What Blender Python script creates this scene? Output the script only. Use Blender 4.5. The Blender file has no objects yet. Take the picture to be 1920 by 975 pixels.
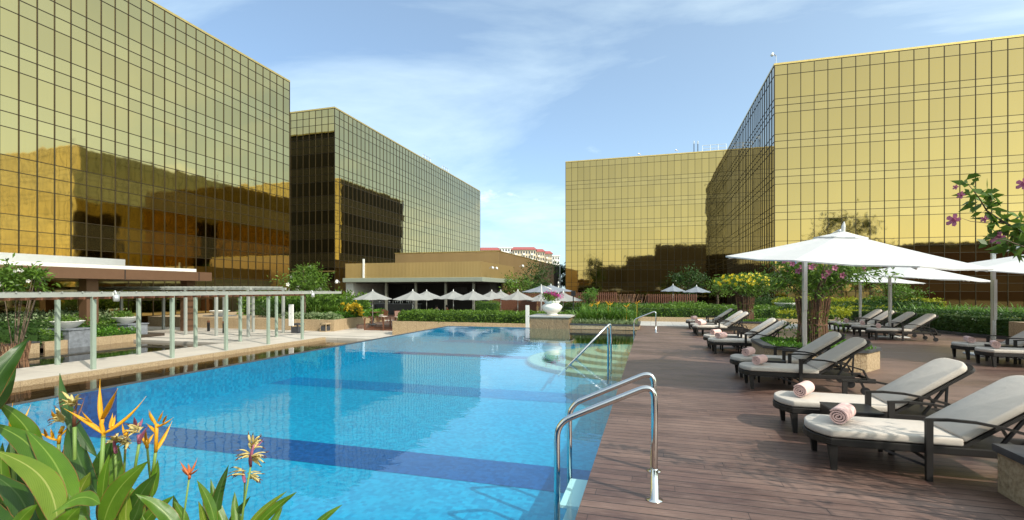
import bpy, math, random
import numpy as np
from mathutils import Vector, Matrix
R = math.radians
random.seed(7); rng = np.random.default_rng(7)
SC = bpy.context.scene
COL = SC.collection

# ------------------------------------------------------------ camera
H_CAM = 1.65
YAW = R(16.1)
cam_d = bpy.data.cameras.new('camera'); cam = bpy.data.objects.new('camera', cam_d); COL.objects.link(cam)
cam.location = (0, 0, H_CAM); cam.rotation_euler = (R(90), 0, YAW)
cam_d.sensor_width = 36; cam_d.sensor_fit = 'HORIZONTAL'; cam_d.lens = 900/1920*36
cam_d.shift_y = 55.5/1920; cam_d.clip_start = .05; cam_d.clip_end = 5000
SC.camera = cam

# ------------------------------------------------------------ world + sun
SUN_EL = R(40); SUN_DIR = (0.90, -0.436)          # horizontal direction towards the sun
w = bpy.data.worlds.new("World"); SC.world = w; w.use_nodes = True
nt = w.node_tree; nt.nodes.clear()
def N(t, typ, **kw):
    n = t.nodes.new(typ)
    for k, v in kw.items():
        if hasattr(n, k): setattr(n, k, v)
    return n
out = N(nt, 'ShaderNodeOutputWorld'); bg = N(nt, 'ShaderNodeBackground')
sky = N(nt, 'ShaderNodeTexSky'); sky.sky_type = 'NISHITA'; sky.sun_disc = False
sky.sun_elevation = SUN_EL; sky.sun_rotation = math.atan2(SUN_DIR[0], SUN_DIR[1])
sky.air_density = 1.0; sky.dust_density = 1.0; sky.ozone_density = 1.6
tc = N(nt, 'ShaderNodeTexCoord'); sep = N(nt, 'ShaderNodeSeparateXYZ'); nt.links.new(tc.outputs['Generated'], sep.inputs[0])
def wm(op, a, b=None, c=None):
    n = N(nt, 'ShaderNodeMath'); n.operation = op
    for i, v in enumerate((a, b, c)):
        if v is None: continue
        if isinstance(v, (int, float)): n.inputs[i].default_value = v
        else: nt.links.new(v, n.inputs[i])
    return n.outputs[0]
zc = wm('ADD', wm('MAXIMUM', sep.outputs[2], 0.0), 0.22)
cx, cy = wm('DIVIDE', sep.outputs[0], zc), wm('DIVIDE', sep.outputs[1], zc)
comb = N(nt, 'ShaderNodeCombineXYZ'); nt.links.new(cx, comb.inputs[0]); nt.links.new(cy, comb.inputs[1])
mp = N(nt, 'ShaderNodeMapping'); nt.links.new(comb.outputs[0], mp.inputs[0])
mp.inputs['Location'].default_value = (3.1, 1.7, 0); mp.inputs['Rotation'].default_value = (0, 0, R(35)); mp.inputs['Scale'].default_value = (0.55, 1.0, 1)
n1 = N(nt, 'ShaderNodeTexNoise'); n1.inputs['Scale'].default_value = 1.1; n1.inputs['Detail'].default_value = 9; n1.inputs['Roughness'].default_value = .58; n1.inputs['Distortion'].default_value = .5
nt.links.new(mp.outputs[0], n1.inputs['Vector'])
rp = N(nt, 'ShaderNodeValToRGB'); rp.color_ramp.elements[0].position = .43; rp.color_ramp.elements[1].position = .74
nt.links.new(n1.outputs[0], rp.inputs[0])
n2 = N(nt, 'ShaderNodeTexNoise'); n2.inputs['Scale'].default_value = 7.0; n2.inputs['Detail'].default_value = 6; n2.inputs['Roughness'].default_value = .6
mp2 = N(nt, 'ShaderNodeMapping'); nt.links.new(tc.outputs['Generated'], mp2.inputs[0]); mp2.inputs['Scale'].default_value = (1, 1, 2.0); mp2.inputs['Location'].default_value = (.3, .2, 0)
nt.links.new(mp2.outputs[0], n2.inputs['Vector'])
# low cumulus puffs close above the roofs
low = wm('MULTIPLY', wm('SUBTRACT', 1.0, wm('MINIMUM', wm('ABSOLUTE', wm('DIVIDE', wm('SUBTRACT', sep.outputs[2], .19), .12)), 1.0)), 1.0)
puff = wm('MULTIPLY', wm('MINIMUM', wm('MAXIMUM', wm('MULTIPLY', wm('SUBTRACT', n2.outputs[0], .60), 9.0), 0.0), 1.0), low)
cl = wm('MINIMUM', wm('ADD', wm('MULTIPLY', rp.outputs[0], .62), wm('MULTIPLY', puff, .75)), .9)
# thin veil, thicker low down
veil = wm('ADD', wm('MULTIPLY', wm('POWER', wm('SUBTRACT', 1.0, wm('MINIMUM', wm('MAXIMUM', sep.outputs[2], 0.0), 1.0)), 4.0), .24), .19)
dt0 = N(nt, 'ShaderNodeVectorMath'); dt0.operation = 'DOT_PRODUCT'; nt.links.new(tc.outputs['Generated'], dt0.inputs[0]); dt0.inputs[1].default_value = (.78, -.60, .2)
# wisps thin out towards the sun, where the haze is even
even = wm('MINIMUM', wm('MAXIMUM', wm('MULTIPLY_ADD', dt0.outputs['Value'], 2.2, -.1), 0.0), 1.0)
cl = wm('ADD', wm('MULTIPLY', cl, wm('SUBTRACT', 1.0, even)), wm('MULTIPLY', even, .12))
cl2 = wm('MINIMUM', wm('ADD', cl, veil), .95)
mixc = N(nt, 'ShaderNodeMix'); mixc.data_type = 'RGBA'
nt.links.new(cl2, mixc.inputs[0]); nt.links.new(sky.outputs[0], mixc.inputs[6]); mixc.inputs[7].default_value = (8.2, 7.5, 6.7, 1)
# the half of the sky round the sun is brighter (thin haze lit from behind)
dt = N(nt, 'ShaderNodeVectorMath'); dt.operation = 'DOT_PRODUCT'; nt.links.new(tc.outputs['Generated'], dt.inputs[0]); dt.inputs[1].default_value = (.78, -.60, .2)
gl_ = wm('POWER', wm('MAXIMUM', wm('MULTIPLY_ADD', dt.outputs['Value'], .5, .5), 0.0), 2.0)
gc = N(nt, 'ShaderNodeCombineXYZ')
for i_, k_ in enumerate((1.75, 1.15, .50)): nt.links.new(wm('MULTIPLY_ADD', gl_, k_, 1.0), gc.inputs[i_])
vm = N(nt, 'ShaderNodeVectorMath'); vm.operation = 'MULTIPLY'; nt.links.new(mixc.outputs[2], vm.inputs[0]); nt.links.new(gc.outputs[0], vm.inputs[1])
tn = N(nt, 'ShaderNodeVectorMath'); tn.operation = 'MULTIPLY'; nt.links.new(vm.outputs[0], tn.inputs[0]); tn.inputs[1].default_value = (.86, 1.17, 1.40)
nt.links.new(tn.outputs[0], bg.inputs[0]); bg.inputs[1].default_value = 0.12
nt.links.new(bg.outputs[0], out.inputs[0])

sl = bpy.data.lights.new('sun', 'SUN'); sl.energy = 3.5; sl.angle = R(.55); sl.color = (1, .93, .82)
sun = bpy.data.objects.new('sun', sl); COL.objects.link(sun)
sd = Vector((SUN_DIR[0]*math.cos(SUN_EL), SUN_DIR[1]*math.cos(SUN_EL), math.sin(SUN_EL)))
sun.rotation_euler = sd.to_track_quat('Z', 'Y').to_euler(); sun.location = (20, -20, 40)

SC.view_settings.view_transform = 'Standard'; SC.view_settings.look = 'None'
SC.view_settings.exposure = 0.25; SC.view_settings.gamma = 1; SC.view_settings.use_curve_mapping = False
cy_ = SC.cycles
cy_.max_bounces = 8; cy_.glossy_bounces = 6; cy_.diffuse_bounces = 2; cy_.transmission_bounces = 4; cy_.transparent_max_bounces = 10
cy_.caustics_reflective = False; cy_.caustics_refractive = False; cy_.sample_clamp_indirect = 6

# ------------------------------------------------------------ helpers
CA, SA = math.cos(YAW), math.sin(YAW)
def at(px, py, d):
    """point seen at photo pixel (px, py) at depth d metres"""
    u = (px-960)/900*d; z = H_CAM-(py-543)/900*d
    return Vector((u*CA-d*SA, u*SA+d*CA, z))
def onground(px, py, z=0.0):
    return at(px, py, 900*(H_CAM-z)/(py-543))

def tag(o, label=None, cat=None, group=None, kind=None):
    if label: o['label'] = label
    if cat: o['category'] = cat
    if group: o['group'] = group
    if kind: o['kind'] = kind
    return o
def empty(name, loc, label=None, cat=None, group=None, rz=0, s=1):
    o = bpy.data.objects.new(name, None); o.location = loc; o.rotation_euler = (0, 0, rz); o.scale = (s, s, s)
    o.empty_display_size = .2; COL.objects.link(o); return tag(o, label, cat, group)
def kids(o): return [c for c in COL.objects if c.parent == o]
def copy_tree(o, parent=None, cache=None):
    c = o.copy(); COL.objects.link(c)
    if parent: c.parent = parent
    for ch in list(kids_of.get(o.name, [])): 
        cc = copy_tree(ch, c); kids_of.setdefault(c.name, []).append(cc)
    return c
kids_of = {}
class MB:
    def __init__(s): s.v = []; s.f = []; s.uv = None
    def add(s, vs, fs):
        b = len(s.v); s.v += [tuple(v) for v in vs]; s.f += [tuple(b+i for i in f) for f in fs]; return s
    def box(s, x0, x1, y0, y1, z0, z1):
        return s.add([(x0,y0,z0),(x1,y0,z0),(x1,y1,z0),(x0,y1,z0),(x0,y0,z1),(x1,y0,z1),(x1,y1,z1),(x0,y1,z1)],
                     [(0,3,2,1),(4,5,6,7),(0,1,5,4),(1,2,6,5),(2,3,7,6),(3,0,4,7)])
    def prism(s, pts, z0, z1):
        n = len(pts)
        return s.add([(x,y,z0) for x,y in pts]+[(x,y,z1) for x,y in pts],
                     [tuple(range(n))[::-1], tuple(range(n,2*n))]+[(i,(i+1)%n,n+(i+1)%n,n+i) for i in range(n)])
    def taper(s, c0, s0, c1, s1):
        """box between rectangle s0=(w,d) at c0 and s1 at c1"""
        vs = []
        for c, q in ((c0,s0),(c1,s1)):
            for dx, dy in ((-1,-1),(1,-1),(1,1),(-1,1)): vs.append((c[0]+dx*q[0]/2, c[1]+dy*q[1]/2, c[2]))
        return s.add(vs, [(0,3,2,1),(4,5,6,7),(0,1,5,4),(1,2,6,5),(2,3,7,6),(3,0,4,7)])
    def tube(s, pts, r, n=8, caps=True, flat=None):
        pts = [Vector(p) for p in pts]
        rs = r if isinstance(r, (list, tuple)) else [r]*len(pts)
        b = len(s.v); prev = None
        for i, p in enumerate(pts):
            t = (pts[min(i+1,len(pts)-1)]-pts[max(i-1,0)])
            if t.length < 1e-9: t = Vector((0,0,1))
            t.normalize()
            if prev is None:
                a = Vector((0,0,1)) if abs(t.z) < .9 else Vector((1,0,0))
                u = t.cross(a).normalized()
            else:
                u = (prev - t*prev.dot(t)).normalized()
            prev = u; v = t.cross(u)
            for k in range(n):
                a = 2*math.pi*(k+.5)/n
                ru, rv = (rs[i], rs[i]) if flat is None else (rs[i], rs[i]*flat)
                s.v.append(tuple(p+u*math.cos(a)*ru+v*math.sin(a)*rv))
        for i in range(len(pts)-1):
            for k in range(n):
                s.f.append((b+i*n+k, b+i*n+(k+1)%n, b+(i+1)*n+(k+1)%n, b+(i+1)*n+k))
        if caps:
            s.f.append(tuple(b+k for k in range(n))[::-1]); s.f.append(tuple(b+(len(pts)-1)*n+k for k in range(n)))
        return s
    def lathe(s, prof, c=(0,0,0), n=32):
        b = len(s.v)
        for r, z in prof:
            for k in range(n):
                a = 2*math.pi*k/n; s.v.append((c[0]+r*math.cos(a), c[1]+r*math.sin(a), c[2]+z))
        for i in range(len(prof)-1):
            for k in range(n): s.f.append((b+i*n+k, b+i*n+(k+1)%n, b+(i+1)*n+(k+1)%n, b+(i+1)*n+k))
        s.f.append(tuple(b+k for k in range(n))[::-1]); s.f.append(tuple(b+(len(prof)-1)*n+k for k in range(n)))
        return s
    def beam(s, p, q, w, h):
        """rectangular bar from p to q, width w (horizontal), height h"""
        p, q = Vector(p), Vector(q); t = (q-p).normalized()
        a = Vector((0,0,1)) if abs(t.z) < .95 else Vector((0,1,0))
        u = t.cross(a).normalized()*w/2; v = u.cross(t).normalized()*h/2
        vs = [p-u-v,p+u-v,p+u+v,p-u+v,q-u-v,q+u-v,q+u+v,q-u+v]
        return s.add(vs, [(0,1,2,3),(7,6,5,4),(1,0,4,5),(2,1,5,6),(3,2,6,7),(0,3,7,4)])
    def build(s, name, mat, parent=None, smooth=False, bevel=0, sub=0):
        me = bpy.data.meshes.new(name); me.from_pydata(s.v, [], s.f); me.materials.append(mat)
        if s.uv is not None:
            l = me.uv_layers.new(name='UVMap'); vi = np.empty(len(me.loops), int); me.loops.foreach_get('vertex_index', vi)
            l.data.foreach_set('uv', np.array(s.uv, float)[vi].ravel())
        if smooth: me.polygons.foreach_set('use_smooth', [True]*len(me.polygons))
        me.update(); return link(name, me, parent, bevel, sub)
def link(name, me, parent=None, bevel=0, sub=0):
    o = bpy.data.objects.new(name, me); COL.objects.link(o)
    if parent: o.parent = parent; kids_of.setdefault(parent.name, []).append(o)
    if bevel:
        m = o.modifiers.new('bevel', 'BEVEL'); m.width = bevel; m.segments = 2; m.limit_method = 'ANGLE'; m.angle_limit = R(40)
    if sub:
        m = o.modifiers.new('sub', 'SUBSURF'); m.levels = sub; m.render_levels = sub
    return o
def quads(name, V, mat, parent=None, smooth=False):
    """V: (n,4,3) array"""
    n = len(V); me = bpy.data.meshes.new(name)
    me.vertices.add(4*n); me.vertices.foreach_set('co', V.reshape(-1).astype(np.float32))
    me.loops.add(4*n); me.loops.foreach_set('vertex_index', np.arange(4*n, dtype=np.int32))
    me.polygons.add(n); me.polygons.foreach_set('loop_start', np.arange(0, 4*n, 4, dtype=np.int32)); me.polygons.foreach_set('loop_total', np.full(n, 4, dtype=np.int32))
    me.materials.append(mat); me.update(calc_edges=True); me.validate()
    return link(name, me, parent)

# ------------------------------------------------------------ materials
class NT:
    def __init__(s, name):
        s.m = bpy.data.materials.new(name); s.m.use_nodes = True; s.t = s.m.node_tree
        s.b = s.t.nodes['Principled BSDF']; s.o = s.t.nodes['Material Output']
        s.tc = s.t.nodes.new('ShaderNodeTexCoord'); s.geo = s.t.nodes.new('ShaderNodeNewGeometry')
        s.pos = s.geo.outputs['Position']; s.obj = s.tc.outputs['Object']
    def set(s, sock, v):
        if isinstance(v, (int, float)): sock.default_value = v
        elif isinstance(v, tuple): sock.default_value = v if len(sock.default_value) == len(v) else (*v, 1)
        else: s.t.links.new(v, sock)
    def P(s, **kw):
        for k, v in kw.items(): s.set(s.b.inputs[{'color':'Base Color','rough':'Roughness','metal':'Metallic','spec':'Specular IOR Level','normal':'Normal','ior':'IOR','sheen':'Sheen Weight','coat':'Coat Weight','alpha':'Alpha','stint':'Specular Tint','trans':'Transmission Weight'}[k]], v)
        return s
    def math(s, op, a, b=0., c=0.):
        n = s.t.nodes.new('ShaderNodeMath'); n.operation = op
        for i, v in enumerate((a,b,c)): s.set(n.inputs[i], v)
        return n.outputs[0]
    def map(s, v, scale=(1,1,1), rot=(0,0,0), loc=(0,0,0)):
        n = s.t.nodes.new('ShaderNodeMapping'); s.set(n.inputs[0], v); n.inputs['Scale'].default_value = scale; n.inputs['Rotation'].default_value = rot; n.inputs['Location'].default_value = loc
        return n.outputs[0]
    def noise(s, v, scale, detail=3, rough=.5, dist=0., col=False):
        n = s.t.nodes.new('ShaderNodeTexNoise'); s.set(n.inputs['Vector'], v); n.inputs['Scale'].default_value = scale; n.inputs['Detail'].default_value = detail; n.inputs['Roughness'].default_value = rough; n.inputs['Distortion'].default_value = dist
        return n.outputs[1 if col else 0]
    def ramp(s, f, stops, const=False):
        n = s.t.nodes.new('ShaderNodeValToRGB'); s.set(n.inputs[0], f); e = n.color_ramp.elements
        while len(e) < len(stops): e.new(.5)
        for i, (p, c) in enumerate(stops): e[i].position = p; e[i].color = (*c, 1) if isinstance(c, tuple) else (c, c, c, 1)
        if const: n.color_ramp.interpolation = 'CONSTANT'
        return n.outputs[0]
    def mix(s, f, a, b, mode='MIX'):
        n = s.t.nodes.new('ShaderNodeMix'); n.data_type = 'RGBA'; n.blend_type = mode
        s.set(n.inputs[0], f); s.set(n.inputs[6], a if not isinstance(a, tuple) else (*a, 1)); s.set(n.inputs[7], b if not isinstance(b, tuple) else (*b, 1)); return n.outputs[2]
    def sep(s, v):
        n = s.t.nodes.new('ShaderNodeSeparateXYZ'); s.set(n.inputs[0], v); return n.outputs
    def comb(s, x, y, z=0.):
        n = s.t.nodes.new('ShaderNodeCombineXYZ'); s.set(n.inputs[0], x); s.set(n.inputs[1], y); s.set(n.inputs[2], z); return n.outputs[0]
    def white(s, v, col=False):
        n = s.t.nodes.new('ShaderNodeTexWhiteNoise'); n.noise_dimensions = '3D'; s.set(n.inputs[0], v); return n.outputs[1 if col else 0]
    def bump(s, h, strength=.3, dist=.01):
        n = s.t.nodes.new('ShaderNodeBump'); s.set(n.inputs['Height'], h); n.inputs['Strength'].default_value = strength; n.inputs['Distance'].default_value = dist
        s.set(s.b.inputs['Normal'], n.outputs[0]); return n.outputs[0]

def plain(name, c, rough=.5, metal=0., var=.12, vs=3., bump=0., bs=60., **kw):
    n = NT(name); f = n.noise(n.obj, vs, 5, .6)
    lo = tuple(x*(1-var) for x in c); hi = tuple(min(1, x*(1+var)) for x in c)
    n.P(color=n.ramp(f, [(.3, lo), (.7, hi)]), rough=rough, metal=metal, **kw)
    if bump: n.bump(n.noise(n.obj, bs, 3), bump, .01)
    return n.m

def gold(name, tint, per, wob=.03, metal=1.0):
    n = NT(name)
    r = n.geo.outputs['Random Per Island']
    oi = n.t.nodes.new('ShaderNodeObjectInfo')
    rr = n.math('FRACT', n.math('ADD', r, oi.outputs['Random']))
    a = tuple(x*.93 for x in tint); b = tuple(min(1, x*1.05) for x in tint)
    # faint vertical streaks of the blinds behind the glass
    sp = n.sep(n.pos)
    st = n.noise(n.comb(n.math('MULTIPLY', n.math('ADD', sp[0], sp[1]), 9.0), 0., n.math('MULTIPLY', sp[2], .25)), 1.0, 2)
    col = n.mix(n.math('MULTIPLY', st, .22), n.ramp(rr, [(0, a), (1, b)]), tuple(x*.80 for x in tint))
    n.P(color=col, metal=metal, rough=.035, stint=(1., 1., 1.), coat=.8)
    n.bump(n.noise(n.map(n.pos, (1, 1, .6)), .75, 2, .5), wob, .30)
    return n.m
M = {}
M['gold_a'] = gold('gold glass', (.50, .385, .145), None, .022)
M['gold_d'] = gold('amber glass', (.375, .260, .080), None, .02)
M['gold_a2'] = gold('gold spandrel glass', (.50, .395, .155), None, .022, .97)
M['gold_d2'] = gold('amber spandrel glass', (.385, .270, .088), None, .02, .97)
M['mullion'] = plain('mullion', (.055, .04, .022), .4, .6)
M['core'] = plain('core', (.05, .04, .03), .8)
M['cap'] = plain('cap', (.62, .45, .16), .35, .8)
def ribbed(name, c, k=14):
    n = NT(name); sp = n.sep(n.pos); s_ = n.math('ADD', sp[0], sp[1])
    panel = n.white(n.comb(n.math('FLOOR', n.math('MULTIPLY', s_, .55)), 0.))
    f = n.noise(n.map(n.pos, (.4,.4,.15)), 1.2, 4)
    col = n.mix(n.math('MULTIPLY', panel, .16), n.ramp(f, [(.3, tuple(x*.88 for x in c)), (.7, c)]), tuple(x*.62 for x in c))
    n.P(color=col, rough=.42, metal=.55)
    n.bump(n.math('SINE', n.math('MULTIPLY', s_, k*6.283/2)), .35, .02); return n.m
M['bronze'] = ribbed('bronze ribbed cladding', (.50, .35, .15))
M['bronze2'] = ribbed('darker ribbed cladding', (.40, .27, .13))  # hall cladding, a darker base tone than the bistro parapet
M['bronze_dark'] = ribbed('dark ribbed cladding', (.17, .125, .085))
M['postgrey'] = plain('olive grey post', (.16, .16, .13), .5, var=.05)
M['slab'] = plain('roof slab', (.27, .30, .24), .5, var=.05)
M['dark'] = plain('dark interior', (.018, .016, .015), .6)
M['darkgrey'] = plain('dark grey stone', (.05, .052, .058), .5, var=.25, vs=6)
M['green_paint'] = plain('pale green paint', (.30, .37, .30), .45, var=.05)
M['beam_paint'] = plain('grey beam paint', (.33, .345, .31), .45, var=.06)
M['white'] = plain('white paint', (.80, .80, .77), .4, var=.03)
M['ivory'] = plain('ivory glaze', (.80, .78, .71), .35, var=.04, vs=2)
M['brown_panel'] = plain('brown panel', (.155, .085, .05), .35, .2, var=.06)
M['brown_wood'] = plain('brown wood', (.16, .065, .035), .5, var=.25, vs=8)
M['silver'] = plain('silver panel', (.60, .62, .63), .3, .5, var=.04)
M['steel'] = plain('polished steel', (.72, .71, .69), .13, 1.0, var=.06, vs=6)
M['alu'] = plain('brushed aluminium', (.62, .62, .62), .32, .9, var=.04)
M['black'] = plain('black plastic', (.015, .015, .017), .4)
M['lens'] = plain('camera glass', (.01, .01, .012), .1)
def granite():
    n = NT('tan granite'); a = n.noise(n.pos, 26, 4, .75); b = n.noise(n.map(n.pos, (1, 1, .35)), 2.2, 5, .65)
    sp = n.sep(n.pos)
    col = n.mix(n.math('MULTIPLY', b, .6), n.ramp(a, [(.32, (.22, .15, .08)), (.5, (.48, .35, .20)), (.68, (.64, .50, .33))]), (.30, .21, .12))
    # slab joints every 0.6 m
    fx = n.math('FRACT', n.math('MULTIPLY', n.math('ADD', sp[0], sp[1]), 1.65))
    j = n.math('LESS_THAN', fx, .02)
    col = n.mix(n.math('MULTIPLY', j, .6), col, (.16, .11, .07))
    n.P(color=col, rough=.75); n.bump(n.noise(n.pos, 28, 5, .7), .6, .03); return n.m
M['granite'] = granite()
def rough_granite():
    n = NT('wet split stone'); a = n.noise(n.pos, 30, 4, .7); b = n.noise(n.map(n.pos, (3.5, 3.5, .35)), 2.5, 5, .65)
    col = n.mix(b, n.ramp(a, [(.3, (.20, .12, .05)), (.6, (.46, .31, .16)), (.8, (.62, .46, .28))]), (.17, .11, .06))
    n.P(color=col, rough=.5); n.bump(n.noise(n.map(n.pos, (1, 1, .4)), 14, 5, .7), .7, .05); return n.m
M['wet_granite'] = rough_granite()
M['coping'] = plain('dark slate coping', (.055, .055, .06), .45, var=.35, vs=7, bump=.1)
M['grey_stone'] = plain('grey stone', (.20, .215, .235), .5, var=.3, vs=5, bump=.15)
def paving(name, c, sx, sy, joint=.25, jw=.02):
    n = NT(name); sp = n.sep(n.pos)
    gx = n.math('MULTIPLY', sp[0], 1/sx); gy = n.math('MULTIPLY', sp[1], 1/sy)
    r = n.white(n.comb(n.math('FLOOR', gx), n.math('FLOOR', gy)))
    base = n.ramp(r, [(0, tuple(x*.9 for x in c)), (1, tuple(min(.85, x*1.06) for x in c))])
    st = n.noise(n.pos, .7, 6, .62)
    base = n.mix(n.ramp(st, [(.45, 0.), (.75, .35)]), base, tuple(x*.6 for x in c))
    j = n.math('MAXIMUM', n.math('LESS_THAN', n.math('FRACT', gx), jw/sx), n.math('LESS_THAN', n.math('FRACT', gy), jw/sy))
    n.P(color=n.mix(n.math('MULTIPLY', j, joint*2), base, tuple(x*.35 for x in c)), rough=.6)
    n.bump(n.noise(n.pos, 60, 3), .12, .01); return n.m
M['paving'] = paving('light paving', (.60, .54, .46), 1.25, 1.25)
M['path'] = paving('pale path', (.50, .47, .42), 1.0, .6)
def deck():
    n = NT('deck boards'); sp = n.sep(n.pos); W = .118
    gy = n.math('MULTIPLY', sp[1], 1/W); row = n.math('FLOOR', gy)
    off = n.math('MULTIPLY', n.white(n.comb(row, 3.)), 2.6)
    gx = n.math('MULTIPLY', n.math('ADD', sp[0], off), 1/2.6); cell = n.comb(n.math('FLOOR', gx), row)
    r = n.white(cell)
    grain = n.noise(n.comb(n.math('ADD', n.math('MULTIPLY', sp[0], 1.6), n.math('MULTIPLY', r, 40.)), n.math('MULTIPLY', sp[1], 42.)), 1.0, 6, .65, .4)
    worn = n.noise(n.map(n.pos, (.55, 1.4, 1)), .9, 7, .66)
    fine = n.noise(n.map(n.pos, (5, 90, 1)), 1.0, 4, .7)
    c = n.ramp(r, [(0, (.078, .037, .028)), (.5, (.118, .060, .044)), (1, (.158, .085, .063))])
    c = n.mix(n.ramp(grain, [(.3, .8), (.62, 0.)]), c, (.042, .025, .020))
    c = n.mix(n.ramp(worn, [(.42, 0.), (.68, .62)]), c, (.29, .19, .145))
    c = n.mix(n.ramp(fine, [(.50, 0.), (.72, .5)]), c, (.37, .26, .21))
    fy = n.math('FRACT', gy)
    gap = n.math('MAXIMUM', n.math('LESS_THAN', fy, .085), n.math('LESS_THAN', n.math('FRACT', gx), .0016))
    c = n.mix(gap, c, (.012, .008, .007))
    n.P(color=c, rough=n.ramp(worn, [(.3, .34), (.7, .55)]), spec=.5)
    h = n.math('ADD', n.math('MULTIPLY', grain, .5), n.math('MULTIPLY', n.math('SUBTRACT', 1.0, gap), 1.0))
    n.bump(h, .5, .006); return n.m
M['deck'] = deck()
def pooltile(name, lo, hi, cell=.05):
    n = NT(name); v = n.map(n.pos, (1/cell,)*3); sp = n.sep(v)
    cc = n.comb(n.math('FLOOR', sp[0]), n.math('FLOOR', sp[1]), n.math('FLOOR', sp[2]))
    r = n.white(cc); mid = tuple((a+b)/2 for a, b in zip(lo, hi))
    c = n.ramp(r, [(0, lo), (.5, mid), (1, hi)])
    # tile batches of slightly different glaze
    c = n.mix(n.ramp(n.noise(n.pos, .6, 4, .6), [(.35, 0.), (.7, .35)]), c, tuple(x*.75 for x in mid))
    n.P(color=c, rough=.4); return n.m
M['pool'] = pooltile('pool mosaic', (.003, .225, .42), (.010, .36, .58))
M['band'] = pooltile('navy mosaic band', (.003, .045, .19), (.010, .085, .30))
M['bandmid'] = pooltile('mid blue mosaic band', (.002, .125, .33), (.006, .22, .46))
M['stepstile'] = pooltile('cream mosaic steps', (.28, .36, .29), (.44, .52, .40), .06)
M['stepedge'] = pooltile('step nosing mosaic', (.10, .20, .20), (.16, .30, .30), .05)
M['blacktile'] = pooltile('black pebble mosaic', (.008, .007, .006), (.07, .06, .045), .12)
def water(name, tint, strength, scale, stretch=(1, 1, 1), rough=.0):
    n = NT(name); t = n.t
    fr = t.nodes.new('ShaderNodeFresnel'); t.links.new(n.math('MULTIPLY_ADD', n.geo.outputs['Backfacing'], 1/1.33-1.33, 1.33), fr.inputs[0])   # a thin sheet: the same Fresnel from both sides
    tr = t.nodes.new('ShaderNodeBsdfTransparent'); tr.inputs[0].default_value = (*tint, 1)
    gl = t.nodes.new('ShaderNodeBsdfGlossy'); gl.inputs['Roughness'].default_value = rough; gl.inputs['Color'].default_value = (1, 1, 1, 1)
    mx = t.nodes.new('ShaderNodeMixShader')
    bp = t.nodes.new('ShaderNodeBump'); bp.inputs['Strength'].default_value = 1.0; bp.inputs['Distance'].default_value = strength
    a = n.noise(n.map(n.pos, stretch), scale, 3, .55, .6); b = n.noise(n.map(n.pos, (stretch[0]*.3, stretch[1]*.3, 1)), scale, 2, .5)
    t.links.new(n.math('ADD', a, n.math('MULTIPLY', b, 2.0)), bp.inputs['Height'])
    for x in (fr, gl): t.links.new(bp.outputs[0], x.inputs['Normal'])
    t.links.new(fr.outputs[0], mx.inputs[0]); t.links.new(tr.outputs[0], mx.inputs[1]); t.links.new(gl.outputs[0], mx.inputs[2]); t.links.new(mx.outputs[0], n.o.inputs[0])
    return n.m
M['water'] = water('pool water', (.74, .985, 1.0), .0020, 2.2, (1, 1.5, 1))
M['darkwater'] = water('dark basin water', (.55, .50, .42), .003, 2.5)
def wicker():
    n = NT('woven rattan'); sp = n.sep(n.obj)
    a = n.math('SINE', n.math('MULTIPLY', n.math('ADD', sp[0], sp[1]), 330.)); b = n.math('SINE', n.math('MULTIPLY', sp[2], 330.))
    m_ = n.math('MULTIPLY', a, b)
    n.P(color=n.ramp(m_, [(.0, (.012, .010, .009)), (.6, (.030, .023, .018))]), rough=.5, spec=.3); n.bump(m_, .6, .004); return n.m
M['wicker'] = wicker()
def fabric(name, c, k=900., trans=0.):
    n = NT(name); f = n.noise(n.obj, 5, 4, .6); w_ = n.noise(n.obj, k/4, 2)
    n.P(color=n.ramp(f, [(.3, tuple(x*.92 for x in c)), (.7, c)]), rough=.9, sheen=.15)
    n.bump(n.math('ADD', w_, n.math('MULTIPLY', n.noise(n.obj, 7, 3, .5, .8), 3.0)), .22, .012)
    if trans:
        t = n.t; tl = t.nodes.new('ShaderNodeBsdfTranslucent'); tl.inputs[0].default_value = (*c, 1)
        mx = t.nodes.new('ShaderNodeMixShader'); mx.inputs[0].default_value = trans
        t.links.new(n.b.outputs[0], mx.inputs[1]); t.links.new(tl.outputs[0], mx.inputs[2]); t.links.new(mx.outputs[0], n.o.inputs[0])
    return n.m
M['cushion'] = fabric('oatmeal cushion fabric', (.60, .53, .45))
M['towel'] = fabric('pink towel', (.82, .52, .46), 300)
M['canopy'] = fabric('white canopy', (.80, .80, .78), 900, .25)
M['canopy_grey'] = fabric('grey canopy', (.36, .36, .34), 900, .2)
M['canopy_blue'] = fabric('blue grey canopy', (.25, .28, .32), 900, .15)
def leafmat(name, lo, hi, tr=.3, rough=.45):
    n = NT(name); r = n.geo.outputs['Random Per Island']
    c = n.ramp(r, [(0, lo), (.6, tuple((a+b)/2 for a, b in zip(lo, hi))), (1, hi)])
    big = n.noise(n.pos, 1.6, 3)
    c = n.mix(n.ramp(big, [(.4, 0.), (.7, .45)]), c, tuple(x*.6 for x in lo))
    n.P(color=c, rough=rough, spec=.35)
    t = n.t; tl = t.nodes.new('ShaderNodeBsdfTranslucent'); t.links.new(n.mix(.5, c, hi), tl.inputs[0])
    mx = t.nodes.new('ShaderNodeMixShader'); mx.inputs[0].default_value = tr
    t.links.new(n.b.outputs[0], mx.inputs[1]); t.links.new(tl.outputs[0], mx.inputs[2]); t.links.new(mx.outputs[0], n.o.inputs[0]); return n.m
M['leaf'] = leafmat('green leaves', (.055, .115, .014), (.18, .31, .035))
M['leaf_dark'] = leafmat('dark leaves', (.018, .05, .010), (.07, .14, .025))
M['leaf_yellow'] = leafmat('lime hedge leaves', (.20, .24, .012), (.50, .50, .03))
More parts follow.
